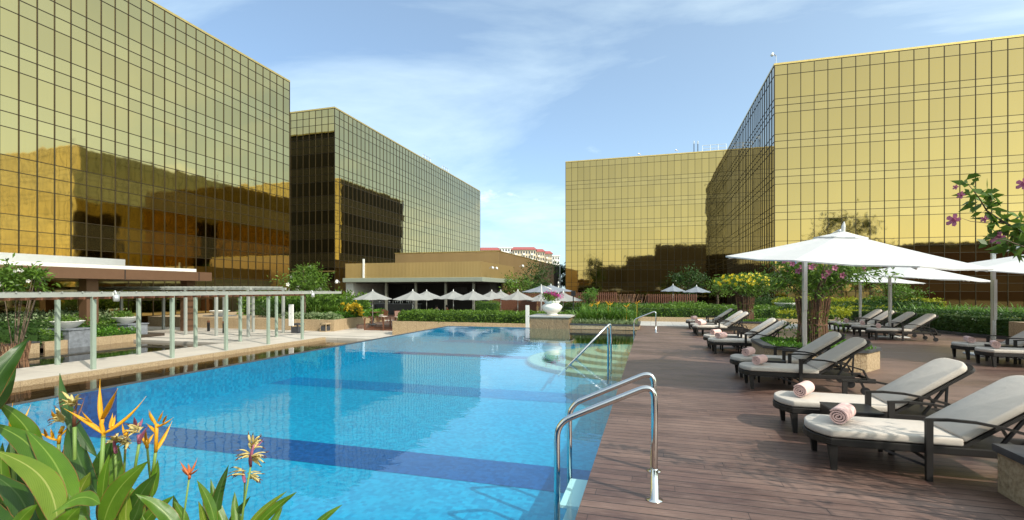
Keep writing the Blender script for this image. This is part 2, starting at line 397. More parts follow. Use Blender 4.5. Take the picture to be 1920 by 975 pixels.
M['leaf_grey'] = leafmat('variegated leaves', (.10, .17, .06), (.42, .50, .26))
M['leaf_bright'] = leafmat('bright strap leaves', (.05, .13, .015), (.20, .36, .05))
M['croton'] = leafmat('yellow croton leaves', (.35, .22, .01), (.85, .60, .03), .2)
M['grass'] = leafmat('grass', (.05, .15, .01), (.16, .34, .03))
def blade_mat(name, c0, c1, vein):
    n = NT(name); uv = n.tc.outputs['UV']; s_ = n.sep(uv)
    mid = n.math('ABSOLUTE', n.math('SUBTRACT', s_[0], .5))
    v = n.math('SINE', n.math('MULTIPLY', n.math('ADD', n.math('MULTIPLY', s_[1], 1.0), n.math('MULTIPLY', mid, .35)), 260.))
    c = n.ramp(n.noise(n.obj, 6, 5, .6), [(.3, c0), (.7, c1)])
    c = n.mix(n.math('MULTIPLY', n.math('ADD', v, 1.0), .055), c, vein)
    c = n.mix(n.math('LESS_THAN', mid, .028), c, vein)
    edge = n.math('MULTIPLY', n.math('GREATER_THAN', mid, .475), n.math('GREATER_THAN', n.noise(n.obj, 22, 3), .45))
    c = n.mix(edge, c, (.25, .10, .03))
    n.P(color=c, rough=.32, spec=.5); n.bump(v, .12, .003)
    t = n.t; tl = t.nodes.new('ShaderNodeBsdfTranslucent'); t.links.new(n.mix(.4, c, vein), tl.inputs[0])
    mx = t.nodes.new('ShaderNodeMixShader'); mx.inputs[0].default_value = .35
    t.links.new(n.b.outputs[0], mx.inputs[1]); t.links.new(tl.outputs[0], mx.inputs[2]); t.links.new(mx.outputs[0], n.o.inputs[0]); return n.m
M['blade'] = blade_mat('heliconia leaf', (.045, .125, .006), (.11, .23, .012), (.22, .33, .05))
M['blade_y'] = blade_mat('yellowing heliconia leaf', (.10, .19, .012), (.19, .28, .018), (.34, .38, .09))
M['blade_d'] = blade_mat('dark heliconia leaf', (.020, .068, .006), (.05, .125, .012), (.09, .16, .04))
def petal(name, c, tr=.3):
    n = NT(name); f = n.noise(n.obj, 25, 3)
    n.P(color=n.ramp(f, [(.3, tuple(x*.8 for x in c)), (.7, c)]), rough=.45)
    t = n.t; tl = t.nodes.new('ShaderNodeBsdfTranslucent'); tl.inputs[0].default_value = (*c, 1)
    mx = t.nodes.new('ShaderNodeMixShader'); mx.inputs[0].default_value = tr
    t.links.new(n.b.outputs[0], mx.inputs[1]); t.links.new(tl.outputs[0], mx.inputs[2]); t.links.new(mx.outputs[0], n.o.inputs[0]); return n.m
M['f_orange'] = petal('golden bract', (.95, .50, .02)); M['f_yellow'] = petal('yellow petal', (.88, .68, .02)); M['f_pale'] = petal('pale yellow floret', (.85, .70, .28))
M['f_pink'] = petal('mauve petal', (.50, .16, .26)); M['f_magenta'] = petal('magenta bract', (.65, .06, .32)); M['f_white'] = petal('white petal', (.85, .82, .76)); M['f_red'] = petal('coral flower', (.75, .22, .16)); M['f_rust'] = petal('rusty bract', (.70, .20, .05)); M['f_brown'] = petal('withered brown tip', (.16, .06, .03), .1)
M['stem'] = plain('plant stem', (.16, .26, .05), .5); M['bark'] = plain('bark', (.12, .085, .055), .8, var=.35, vs=14, bump=.5, bs=30)
n = NT('bamboo canes'); n.P(color=n.ramp(n.geo.outputs['Random Per Island'], [(0, (.045, .022, .014)), (.5, (.17, .085, .045)), (1, (.33, .18, .10))]), rough=.5); M['bamboo'] = n.m
M['soil'] = plain('soil', (.05, .035, .022), .9, var=.3)
M['skin'] = plain('skin', (.42, .25, .17), .5, var=.04); M['cloth_red'] = plain('red cloth', (.5, .05, .04), .8); M['cloth_white'] = plain('white cloth', (.7, .7, .68), .8); M['hair'] = plain('hair', (.01, .008, .007), .5)
M['cream'] = plain('cream render', (.62, .53, .40), .8, var=.08, vs=.1); M['redroof'] = plain('red roof', (.36, .09, .08), .6, var=.15); M['window'] = plain('dark window', (.05, .06, .075), .2); M['concrete'] = plain('pale concrete', (.42, .42, .40), .8)
M['ground'] = plain('ground', (.16, .16, .13), .9, var=.3, vs=.05)
M['zinc'] = plain('teal roof', (.09, .16, .18), .5)

# ============================================================ SETTING
def proj(p):
    x, y, z = p; u = x*CA+y*SA; d = -x*SA+y*CA
    return 960+900*u/d, 543-900*(z-H_CAM)/d, d
def struct(name, mb, mat, **k):
    return tag(mb.build(name, mat, **k), kind='structure')
ZT = -1.15                                          # lower terrace
struct('ground', MB().add([(-3000,-3000,-1.62),(3000,-3000,-1.62),(3000,3000,-1.62),(-3000,3000,-1.62)], [(0,1,2,3)]), M['ground'])
# wooden deck right of the pool and round its near end
PX0, PX1, PY0, PY1 = -8.9, -0.525, 1.9, 20.4
struct('pool_deck', MB().box(PX1+.004, 40, -14, 22.8, -1.5, 0).box(-30, PX1, -14, PY0-.004, -1.5, -.0006), M['deck'])
# pool shell
FL = -.64
struct('pool_floor', MB().add([(PX0,PY0,FL),(PX1,PY0,FL),(PX1,PY1,FL),(PX0,PY1,FL)], [(0,1,2,3)]), M['pool'])
pw = MB()
pw.add([(PX0,PY0,FL),(PX0,PY1,FL),(PX0,PY1,-.036),(PX0,PY0,-.036)], [(0,1,2,3)])
pw.add([(PX1,PY0,FL),(PX1,PY1,FL),(PX1,PY1,-.02),(PX1,PY0,-.02)], [(3,2,1,0)])
pw.add([(PX0,PY1,FL),(PX1,PY1,FL),(PX1,PY1,-.02),(PX0,PY1,-.036)], [(0,1,2,3)])
pw.add([(PX0,PY0,FL),(PX1,PY0,FL),(PX1,PY0,-.036),(PX0,PY0,-.036)], [(3,2,1,0)])
struct('pool_wall', pw, M['pool'])
bd = MB()
for y0, y1 in ((5.35, 6.1), (15.3, 15.9)): bd.add([(PX0,y0,FL+.004),(PX1,y0,FL+.004),(PX1,y1,FL+.004),(PX0,y1,FL+.004)], [(0,1,2,3)])
bd.add([(PX0+.004,5.35,FL),(PX0+.004,6.1,FL),(PX0+.004,6.1,-.04),(PX0+.004,5.35,-.04)], [(0,1,2,3)])
struct('pool_lane_band', bd, M['band'])
bd = MB()
for y0, y1 in ((9.6, 10.5), (19.3, 20.3)): bd.add([(PX0,y0,FL+.004),(PX1,y0,FL+.004),(PX1,y1,FL+.004),(PX0,y1,FL+.004)], [(0,1,2,3)])
struct('pool_shallow_band', bd, M['bandmid'])
st = MB(); se = MB()
for k, (r, zt) in enumerate(((3.3, -.54), (2.75, -.45), (2.2, -.36), (1.65, -.27), (1.1, -.18))):
    for mb, rr, z1 in ((se, r, zt), (st, r-.07, zt+.004)):
        pts = [(PX1-.004, 15.4+rr*.95)] + [(PX1-.004-rr*math.sin(a), 15.4+rr*.95*math.cos(a)) for a in [math.pi*i/40 for i in range(1, 40)]] + [(PX1-.004, 15.4-rr*.95)]
        mb.prism(pts, FL, z1)
struct('pool_steps', st, M['stepstile']); struct('pool_step_nosing', se, M['stepedge'])
# weir rims on the far sides
rim = MB().box(PX0-.16, PX0-.003, PY0, PY1+.16, -1.6, -.028).box(PX0-.0029, -5.05, PY1+.003, PY1+.16, -1.6, -.028)
struct('pool_rim', rim, M['coping'])
struct('pool_water', MB().add([(PX0,PY0,-.035),(PX1,PY0,-.035),(PX1,PY1,-.035),(PX0,PY1,-.035)], [(0,1,2,3)]), M['water'])
# overflow basin below the weir
struct('basin_floor', MB().box(-18.3, PX0-.17, -6, 24.0, -1.6, -1.5), M['blacktile'])
struct('basin_water', MB().add([(-18.3,-6,-1.29),(PX0-.17,-6,-1.29),(PX0-.17,24,-1.29),(-18.3,24,-1.29)], [(0,1,2,3)]), M['darkwater'])
# lower terrace
struct('terrace', MB().box(-21.6,-18.55,-6,20,-1.6,ZT).box(-46,-18.55,20.003,24,-1.6,ZT).box(-46,-2,24.003,60,-1.6,ZT).box(-46,-28,-6,20,-1.6,ZT), M['paving'])
struct('terrace_kerb', MB().box(-18.55,-18.3,-6,24.0,-1.6,ZT+.006), M['granite'])
dk = MB()
for y in (24.9, 29.1): dk.box(-30,-15.4,y,y+.10,ZT,ZT+.004)
dk.box(-46,-21.7,21.1,21.3,ZT,ZT+.005); dk.box(-46,-21.7,23.6,23.8,ZT,ZT+.005)
struct('terrace_drain', dk, M['coping'])
# reflecting pond
struct('pond_floor', MB().box(-28,-21.6,-6,20,-1.6,-1.52), M['blacktile'])
struct('pond_rim', MB().box(-25.2,-24.6,-6,18.8,-1.6,-1.255).box(-25.2,-21.6,18.2,18.8,-1.6,-1.256), M['blacktile'])
struct('pond_water', MB().add([(-28,-6,-1.27),(-21.6,-6,-1.27),(-21.6,20,-1.27),(-28,20,-1.27)], [(0,1,2,3)]), M['darkwater'])
# pale strip beyond the deck, garden soil
struct('path', MB().box(PX1+.004, 16, 22.804, 26.0, -1.5, .004), M['path'])
struct('garden_soil', MB().box(-4.0, 45, 26.25, 53.2, -1.5, .08).box(16.004, 45, 22.81, 26.24, -1.5, .07), M['soil'])
struct('bistro_deck', MB().box(-20.2,-15.5,29.9,39.5,-1.5,-.85).box(-15.5,-4.1,28.6,52,-1.5,-.85).box(-28,-15.504,39.504,52,-1.5,-.85), M['deck'])
struct('bistro_steps', MB().box(-18.9,-15.6,29.5,29.897,-1.5,-.95).box(-19.0,-15.5,29.1,29.497,-1.5,-1.05), M['brown_wood'])

# ------------------------------------------------------------ glass buildings
def face(panes, bars, p0, u, nrm, nc, cw, ztop, rows, zmin=-1.2, tilt=.0016):
    u = Vector((*u, 0)); nn = Vector((*nrm, 0)); p0 = Vector((*p0, 0)); up = Vector((0, 0, 1)); L = nc*cw
    zs = [ztop]
    for h in rows:
        if zs[-1]-h < zmin: break
        zs.append(zs[-1]-h)
    for i in range(nc+1):
        a = p0+u*(i*cw); b = .024
        c = a+nn*.0
        pts = [a-u*b-nn*.05, a+u*b-nn*.05, a+u*b+nn*.045, a-u*b+nn*.045]
        bars.prism([(q.x, q.y) for q in pts] if (u.cross(nn)).z > 0 else [(q.x, q.y) for q in pts][::-1], zs[-1], ztop)
    for j, z in enumerate(zs):
        b = .02
        a0 = p0-nn*.045; a1 = p0+u*L-nn*.045
        pts = [a0, a1, a1+nn*.08, a0+nn*.08]
        bars.prism([(q.x, q.y) for q in pts] if (u.cross(nn)).z > 0 else [(q.x, q.y) for q in pts][::-1], z-b, z+b)
    for i in range(nc):
        for j in range(len(zs)-1):
            t1, t2 = random.gauss(0, tilt), random.gauss(0, tilt*.8)
            q = []
            for du, z in ((i*cw, zs[j+1]), ((i+1)*cw, zs[j+1]), ((i+1)*cw, zs[j]), (i*cw, zs[j])):
                su = du-(i+.5)*cw; sz = z-(zs[j]+zs[j+1])/2
                q.append(p0+u*du+up*z+nn*(su*t1+sz*t2))
            if (u.cross(nn)).z > 0: q = q[::-1]
            panes.append((q, zs[j]-zs[j+1] < 1.2))
def glass_building(name, label, mat, faces, core, cap_h=.18):
    root = empty(name, ((core[0]+core[1])/2, (core[2]+core[3])/2, -1.2), label, 'building'); o = root.location
    panes = []; bars = MB()
    for f in faces: face(panes, bars, *f)
    def area(qq):
        q = qq[0]
        P_ = [proj(v) for v in q]
        if min(p[2] for p in P_) < 1: return -1
        c = (sum(p[0] for p in P_)/4, sum(p[1] for p in P_)/4)
        if not (0 < c[0] < 1920 and 0 < c[1] < 560): return -1
        return abs(sum(P_[i][0]*P_[(i+1)%4][1]-P_[(i+1)%4][0]*P_[i][1] for i in range(4)))/2
    panes.sort(key=area, reverse=True)
    A = np.array([[tuple(v-o) for v in q[0]] for q in panes]); m1, m2 = mat
    for k in range(100): quads('glass_pane', A[k:k+1], m2 if panes[k][1] else m1, root)
    cw_ = tag(quads('curtain_wall', A[100:], m1, root), kind='stuff'); cw_.data.materials.append(m2)
    cw_.data.polygons.foreach_set('material_index', np.array([int(q[1]) for q in panes[100:]], dtype=np.int32))
    bars.v = [tuple(Vector(v)-o) for v in bars.v]; bars.build('mullion_grid', M['mullion'], root)
    x0, x1, y0, y1, z1 = core
    c = MB().box(x0+.12, x1-.12, y0+.12, y1-.12, -1.6, z1-.1); c.v = [tuple(Vector(v)-o) for v in c.v]; c.build('wall', M['core'], root)
    c = MB().box(x0-.04, x1+.04, y0-.04, y1+.04, z1+.03, z1+.03+cap_h); c.v = [tuple(Vector(v)-o) for v in c.v]; c.build('roof', M['cap'], root)
    return root
ZR = 24.05
rowsA = [.93, .93] + [1.71, .93, .92]*8
rowsD = [1.0, 2.35, .67, .75] + [2.12, .70, .74]*8
YB = 50.9; XA = -37.5
bA = glass_building('hotel_building', 'long green gold mirror glass block filling the left edge, nearest the pergola', (M['gold_a'], M['gold_a2']),
    [((XA, -9.6), (0, 1), (1, 0), 57, .9263, ZR, rowsA)], (-62, XA, -9.6, 43.2, ZR))
bB = glass_building('hotel_building', 'green gold mirror glass block behind the bistro with dark shaded end wall', (M['gold_a'], M['gold_a2']),
    [((XA, YB), (0, 1), (1, 0), 56, .94, ZR, rowsA), ((XA-.93*16, YB), (1, 0), (0, -1), 16, .93, ZR, rowsA)], (-52.4, XA, YB, 103.5, ZR))
bC = glass_building('hotel_building', 'wide amber mirror glass block in the far middle behind the slatted fence', (M['gold_d'], M['gold_d2']),
    [((-14.4, 84), (1, 0), (0, -1), 25, 1.07, ZR, rowsD)], (-14.4, 12.35, 84, 110, ZR))
bD = glass_building('hotel_building', 'tall amber mirror glass block on the right behind the white parasols', (M['gold_d'], M['gold_d2']),
    [((11.9, 53.4), (1, 0), (0, -1), 46, 1.17, ZR, rowsD), ((11.9, 53.4), (0, 1), (-1, 0), 28, 1.091, ZR, rowsD)], (11.9, 65.7, 53.4, 83.95, ZR))
def local(mb, root):
    o = root.location; mb.v = [tuple(Vector(v)-o) for v in mb.v]; return mb
local(MB().box(XA-.93*8, XA+.06, YB-.12, YB-.06, 3.85, 4.0), bB).build('trim', M['cap'], bB)
# silver band and entrance canopy of the left block
local(MB().box(XA+.06, XA+.14, -8, 26.2, 3.42, 3.88), bA).build('silver_band', M['silver'], bA)
cn = empty('entrance_canopy', (-33, 10, ZT), 'long brown fascia canopy with cream top strip over the hotel entrance', 'canopy')
local(MB().box(-37.3, -29.0, -8, 26.0, 2.24, 2.82), cn).build('fascia', M['brown_panel'], cn)
local(MB().box(-37.2, -29.9, -8, 25.6, 2.822, 3.06), cn).build('top_strip', M['ivory'], cn)
for k in range(6):
    y = 1.5+k*4.7
    local(MB().box(-29.02, -28.985, y, y+.05, 2.25, 2.81), cn).build('panel_joint', M['black'], cn)
for y in (6.0, 12.5, 19.0, 25.0):
    local(MB().box(-30.6, -30.0, y, y+.6, ZT, 2.238), cn).build('column', M['brown_panel'], cn)
local(MB().box(-37.3, -37.2, -8, 26, ZT, 2.238), cn).build('glass_front', M['gold_a'], cn)

# ------------------------------------------------------------ bistro pavilion and clad hall
bi = empty('bistro_pavilion', (-21, 45, -.85), 'low open fronted bistro with bronze ribbed parapet and dark interior', 'building')
def L_(mb, n, m, r=None, **k): return local(mb, r or bi).build(n, m, r or bi, **k)
L_(MB().box(-28.3, -14.1, 39.6, 50.8, 2.35, 2.74), 'roof_slab', M['slab'], bevel=.03)
L_(MB().box(-28.2, -14.4, 39.9, 50.5, 2.745, 4.15), 'parapet', M['bronze'])
L_(MB().box(-28.2, -27.4, 40.0, 50.5, -1.1, 2.345), 'side_wall', M['concrete'])
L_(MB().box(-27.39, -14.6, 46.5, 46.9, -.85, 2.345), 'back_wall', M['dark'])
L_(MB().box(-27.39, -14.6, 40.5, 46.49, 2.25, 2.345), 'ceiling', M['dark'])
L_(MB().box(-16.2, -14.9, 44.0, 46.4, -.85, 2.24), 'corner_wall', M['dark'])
for x in (-24.0, -20.9, -17.9, -15.2): L_(MB().box(x-.09, x+.09, 40.2, 40.4, -.85, 2.348), 'column', M['postgrey'])
L_(MB().box(-26.2, -26.06, 39.75, 39.885, 2.76, 4.55), 'vent_pipe', M['white'])
L_(MB().box(-27.2,-25.2,46.44,46.49,1.1,1.9), 'wall_screen', M['black'])
for x in (-19.6, -17.0): L_(MB().box(x, x+1.4, 46.44, 46.49, 1.3, 1.9), 'wall_screen', M['darkgrey'])
bar = empty('bar_counter', (-24.6, 43.5, -.85), 'long dark grey bar counter with bottles inside the bistro', 'bar')
L_(MB().box(-26.9, -22.2, 43.2, 43.8, -.85, .18), 'counter_front', M['darkgrey'], bar); L_(MB().box(-27.0, -22.1, 43.1, 43.95, .184, .25), 'counter_top', M['grey_stone'], bar)
hl = empty('clad_hall', (-23, 70, -1.2), 'bronze ribbed hall behind the bistro with long wall running back', 'building')
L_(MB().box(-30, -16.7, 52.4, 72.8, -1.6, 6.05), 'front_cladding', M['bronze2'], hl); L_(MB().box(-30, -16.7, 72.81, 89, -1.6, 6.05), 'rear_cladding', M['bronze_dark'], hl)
L_(MB().box(-30.05, -16.65, 52.35, 89.05, 6.054, 6.12), 'roof_edge', M['cap'], hl)
L_(MB().tube([(-16.4, 89.3, -1.2), (-16.4, 89.3, 6.4)], .14, 8), 'downpipe', M['white'], hl)
L_(MB().box(-29.6, -28.25, 40.5, 41.0, -1.2, 1.0), 'timber_screen', M['brown_wood'], bi)
# timber wall right of the bistro
sw = MB()
for k in range(9): sw.box(-14.0, -9.6, 41.0, 41.06, -.85+k*.185, -.85+k*.185+.165)
tag(sw.box(-13.95, -9.65, 41.062, 41.1, -.85, .8).build('timber_screen', M['brown_wood']), 'plain dark red boarded wall behind the bistro parasols', 'wall')

# cameras and masts on roofs
def security_camera(p, label, pole=.5, s=1., d=(-1, -1)):
    r = empty('security_camera', p, label, 'security camera', s=s)
    MB().tube([(0,0,0),(0,0,pole),(d[0]*.25,d[1]*.25,pole+.12)], .025, 6).build('bracket', M['alu'], r)
    MB().tube([(d[0]*.25,d[1]*.25,pole+.1),(d[0]*.30,d[1]*.30,pole-.05),(d[0]*.3,d[1]*.3,pole-.1)], [.07,.1,.03], 10).build('dome', M['white'], r, smooth=True)
    return r
security_camera((12.1, 53.6, ZR+.2), 'small camera on a bracket at the top corner of the right glass block', .5, 1.6)
security_camera((-1.6, 84.4, ZR+.2), 'left small camera on the roof edge of the far middle block', .3, 1.3)
security_camera((4.4, 84.4, ZR+.2), 'right small camera on the roof edge of the far middle block', .4, 1.3)
security_camera((-13.95, 41.0, 3.55), 'left of two small cameras high on the bistro parapet side', .05, 1.1, (1, 0))
security_camera((-13.95, 42.2, 3.55), 'right of two small cameras high on the bistro parapet side', .05, 1.1, (1, 0))
security_camera((-16.3, 60.0, 4.6), 'camera on the upper wall of the clad hall', .05, 1.6, (1, 0))
security_camera((-28.4, 39.3, 2.3), 'white camera at the left end of the bistro roof slab', .05, 1.6, (0, -1))
def roof_rail(p, label, n, w_, h, rz):
    r = empty('roof_railing', p, label, 'railing', rz=rz); m = MB()
    for i in range(n+1): m.tube([(i*w_/n,0,0),(i*w_/n,0,h)], .05, 5)
    for z in (h*.5, h): m.tube([(0,0,z),(w_,0,z)], .045, 5)
    m.build('rails', M['alu'], r)
roof_rail((8.2, 84.6, ZR+.2), 'white roof railing next to the inner corner of the right blocks', 3, 3.6, 1.1, 0)
for i, (x, hh, lb) in enumerate(((6.9, 2.0, 'left thin mast on the far middle roof'), (7.5, 1.9, 'middle thin mast on the far middle roof'), (13.2, 2.3, 'thin mast on the right block roof near its corner'))):
    y = 84.6 if i < 2 else 80
    r = empty('antenna_mast', (x, y, ZR+.2), lb, 'antenna'); MB().tube([(0,0,0),(0,0,hh)], .06, 6).build('pole', M['mullion'], r); MB().tube([(0,0,hh*.75),(0,0,hh)], .11, 6).build('aerial', M['alu'], r)
roof_rail((XA-.6, 76, ZR+.2), 'left roof railing on the block behind the bistro', 3, 3.0, 1.0, R(90))
roof_rail((XA-.6, 84, ZR+.2), 'right roof railing on the block behind the bistro', 3, 3.0, 1.0, R(90))

# ------------------------------------------------------------ far apartments
def apartments(px0, px1, ytop, d, depth, storeys, label, roof, nw):
    a = at(px0, ytop, d); b = at(px1, ytop, d); W = (b-a).length
    r = empty('apartment_block', ((a.x+b.x)/2, (a.y+b.y)/2, -1.6), label, 'apartment block', rz=YAW)
    H = a.z+1.6; rh = H*.07 if roof else 0
    MB().box(-W/2, W/2, 0, depth, 0, H-rh).build('wall', M['cream'] if roof else M['white'], r)
    if roof:
        MB().add([(-W/2-.8,-.8,H-rh),(W/2+.8,-.8,H-rh),(W/2+.8,depth+.8,H-rh),(-W/2-.8,depth+.8,H-rh),(-W/2+1,depth*.25,H),(W/2-1,depth*.25,H),(W/2-1,depth*.75,H),(-W/2+1,depth*.75,H)],
                 [(0,1,5,4),(1,2,6,5),(2,3,7,6),(3,0,4,7),(4,5,6,7),(3,2,1,0)]).build('roof', M['redroof'], r)
    else: MB().prism([(-W/2-.5,-.5),(W/2+.5,-.5),(W/2+.5,depth+.5),(-W/2-.5,depth+.5)], H, H+.5).build('roof', M['white'], r)
    sh = 3.1; cw = W/nw
    for k in range(storeys):
        z = H-rh-sh*(k+1)+.7
        for i in range(nw):
            x = -W/2+cw*(i+.5)
            MB().box(x-cw*.26, x+cw*.26, -.12, .1, z, z+1.6).build('window', M['window'], r)
            if i % 3 == 1: MB().box(x-cw*.45, x+cw*.45, -1.0, -.13, z-.9, z+.1).build('balcony', M['white'], r)
    return r
apartments(898, 936, 463, 330, 18, 3, 'low red roofed cream apartment block beside the bistro side glass block', True, 6)
apartments(936, 962, 465, 360, 18, 3, 'narrow grey roofed apartment block between the two red roofed ones', False, 5)
apartments(960, 1005, 462, 300, 18, 6, 'widest red roofed cream apartment block with rows of dark windows', True, 9)
apartments(1004, 1021, 466, 310, 14, 7, 'stepped red roofed cream block right of the widest one', True, 4)
apartments(1020, 1035, 470, 325, 14, 7, 'rightmost red roofed block with a gable', True, 4)
apartments(1036, 1049, 480, 340, 14, 8, 'slim white tower with balconies at the right end of the far blocks', False, 3)
# things behind the camera that the glass mirrors
rr_ = glass_building('hotel_building', 'amber glass wing seen only mirrored in the far middle block', M['gold_d'],
    [((-10.5, -50), (1, 0), (0, 1), 31, 1.15, 23, rowsD)], (-10.5, 25.2, -70, -50, 23)) if False else None
rw = empty('rear_wing', (7, -60, -1.2), 'dark low wing mirrored in the lower far middle glass block', 'building')
L_(MB().box(-11, 10, -70, -50, -1.6, 16.5).box(2, 25, -69, -49.9, -1.6, 21.0), 'wall', M['bronze_dark'], rw); L_(MB().box(-24, -11.01, -66, -52, -1.6, 12.5), 'side_wall', M['bronze_dark'], rw)
L_(MB().box(-24, 25, -70.05, -48.9, 21.01, 21.3), 'roof', M['core'], rw) if False else None
vh = empty('rear_villa', (56, -8, -1.2), 'low villa mirrored in the lower right glass block', 'building')
L_(MB().box(47, 75, -12, -4, -1.6, 10.0), 'wall', M['brown_wood'], vh); L_(MB().box(49, 76, -13, -3, 10.01, 10.8), 'roof', M['core'], vh)

# ============================================================ FOLIAGE TOOLS
def leaf_quads(P, L, W, up=.25, nrm=None, spread=1.0):
    """P (n,3) leaf bases -> bent rhombus leaves"""
    n = len(P); d = rng.normal(size=(n, 3))*spread
    if nrm is not None: d += nrm*1.2
    d[:, 2] += up; d /= np.linalg.norm(d, axis=1, keepdims=True)
    a = rng.normal(size=(n, 3)); s = np.cross(d, a); s /= np.linalg.norm(s, axis=1, keepdims=True)
    L_n = L*rng.uniform(.65, 1.25, (n, 1)); W_n = W*rng.uniform(.7, 1.2, (n, 1))
    mid = P+d*L_n*.45
    tip = P+d*L_n; tip[:, 2] -= L_n[:, 0]*.12
    V = np.stack([P, mid+s*W_n/2, tip, mid-s*W_n/2], axis=1); return V
def hedge_pts(x0, x1, y0, y1, z0, z1, dens, faces='txXyY', wob=.05):
    """random points over the box's surfaces with outward normals"""
    P = []; Nn = []
    spec = {'t': ((x1-x0)*(y1-y0), (0,0,1)), 'y': ((x1-x0)*(z1-z0), (0,-1,0)), 'Y': ((x1-x0)*(z1-z0), (0,1,0)), 'x': ((y1-y0)*(z1-z0), (-1,0,0)), 'X': ((y1-y0)*(z1-z0), (1,0,0))}
    for f in faces:
        ar, nn = spec[f]; n = int(ar*dens)
        if n < 1: continue
        p = np.column_stack([rng.uniform(x0, x1, n), rng.uniform(y0, y1, n), rng.uniform(z0, z1, n)])
        if f == 't': p[:, 2] = z1
        if f == 'y': p[:, 1] = y0
        if f == 'Y': p[:, 1] = y1
        if f == 'x': p[:, 0] = x0
        if f == 'X': p[:, 0] = x1
        P.append(p); Nn.append(np.tile(nn, (n, 1)))
    P = np.concatenate(P); Nn = np.concatenate(Nn).astype(float)
    lump = np.sin(P[:, 0]*5.1+1)*np.sin(P[:, 1]*4.3)*wob + rng.normal(size=len(P))*wob*.6
    return P+Nn*lump[:, None], Nn
def hedge(name, label, box, z0, z1, mat='leaf', size=.07, dens=260, group=None, cat='hedge', wob=.05, core='leaf_dark', rz=0, flowers=None, fmat=None, faces='txXyY', up=.1):
    x0, x1, y0, y1 = box; c = ((x0+x1)/2, (y0+y1)/2, z0); r = empty(name, c, label, cat, group, rz)
    hx, hy, h = (x1-x0)/2, (y1-y0)/2, z1-z0; e = min(.06, hx*.3, hy*.3)
    MB().box(-hx+e, hx-e, -hy+e, hy-e, 0, h-e).build('inner_growth', M[core], r)
    P, Nn = hedge_pts(-hx, hx, -hy, hy, 0, h, dens, faces, wob)
    quads('foliage', leaf_quads(P, size, size*.55, up, Nn, .8), M[mat], r)
    if flowers:
        for k in range(flowers):
            i = rng.integers(len(P)); blossom(P[i]+Nn[i]*.08, .09, fmat, r)
    return r
flower_cache = {}
def blossom(p, s, mat, parent, name='flower', nrm=None):
    """five petalled funnel flower"""
    key = mat
    if key not in flower_cache:
        m = MB()
        for k in range(5):
            a = 2*math.pi*k/5; c, s_ = math.cos(a), math.sin(a)
            pt = lambda rr, t, z: (rr*c-t*s_, rr*s_+t*c, z)
            m.add([(0,0,-.6), pt(.35,-.28,.0), pt(.85,-.34,.2), pt(1.1,0,.12), pt(.85,.34,.2), pt(.35,.28,.0)], [(0,1,5),(1,2,4,5),(2,3,4)])
        me = bpy.data.meshes.new(name); me.from_pydata(m.v, [], m.f); me.materials.append(M[mat]); flower_cache[key] = me
    o = link(name, flower_cache[key], parent); o.location = p; o.scale = (s*.5,)*3
    n = Vector(nrm) if nrm is not None else Vector((random.gauss(0,.6), -1+random.gauss(0,.5), random.uniform(-.2,.9)))
    o.rotation_euler = n.to_track_quat('Z', 'Y').to_euler(); return o
def clumps(c, rad, nc, n, shell=.75, sd=.22, flat_bottom=False):
    """leaf base points in clumps spread through an ellipsoid"""
    cc = rng.normal(size=(nc, 3)); cc /= np.linalg.norm(cc, axis=1, keepdims=True)
    cc *= (shell+(1-shell)*rng.uniform(-1, 1, (nc, 1)))
    if flat_bottom: cc[:, 2] = np.abs(cc[:, 2])*1.1-.1
    idx = rng.integers(0, nc, n); P = cc[idx]+rng.normal(size=(n, 3))*sd*rng.uniform(.5, 1.2, (nc, 1))[idx]
    return np.array(c)+P*np.array(rad), np.array(c)+cc*np.array(rad), P
def tree(name, label, p, th, rad, mat='leaf', nc=22, n=2500, size=.16, group=None, cat='tree', tr=.08, flowers=0, fmat=None, fs=.12, asp=.45, flat=False, up=.15, shell=.72, sd=.22):
    r = empty(name, p, label, cat, group); c = (0, 0, th+rad[2]*.75)
    P, CC, U = clumps(c, rad, nc, n, shell, sd, flat)
    quads('crown', leaf_quads(P, size, size*asp, up, U*.5), M[mat], r)
    m = MB(); m.tube([(0,0,0),(tr*.4,0,th*.5),(0,tr*.3,th)], [tr, tr*.8, tr*.65], 8)
    for q in CC[:min(10, nc)]:
        q = Vector(q); m.tube([(0,0,th*.92), Vector((0,0,th))*.5+q*.5+Vector((0,0,-.05)), q], [tr*.5, tr*.3, tr*.12], 5)
    m.build('trunk', M['bark'], r, smooth=True)
    for k in range(flowers):
        q = P[rng.integers(n)]; d = np.array(q)-np.array(c); d[1] -= abs(rad[1])*.3
        blossom(np.array(c)+(np.array(q)-np.array(c))*1.08, fs, fmat, r)
    return r
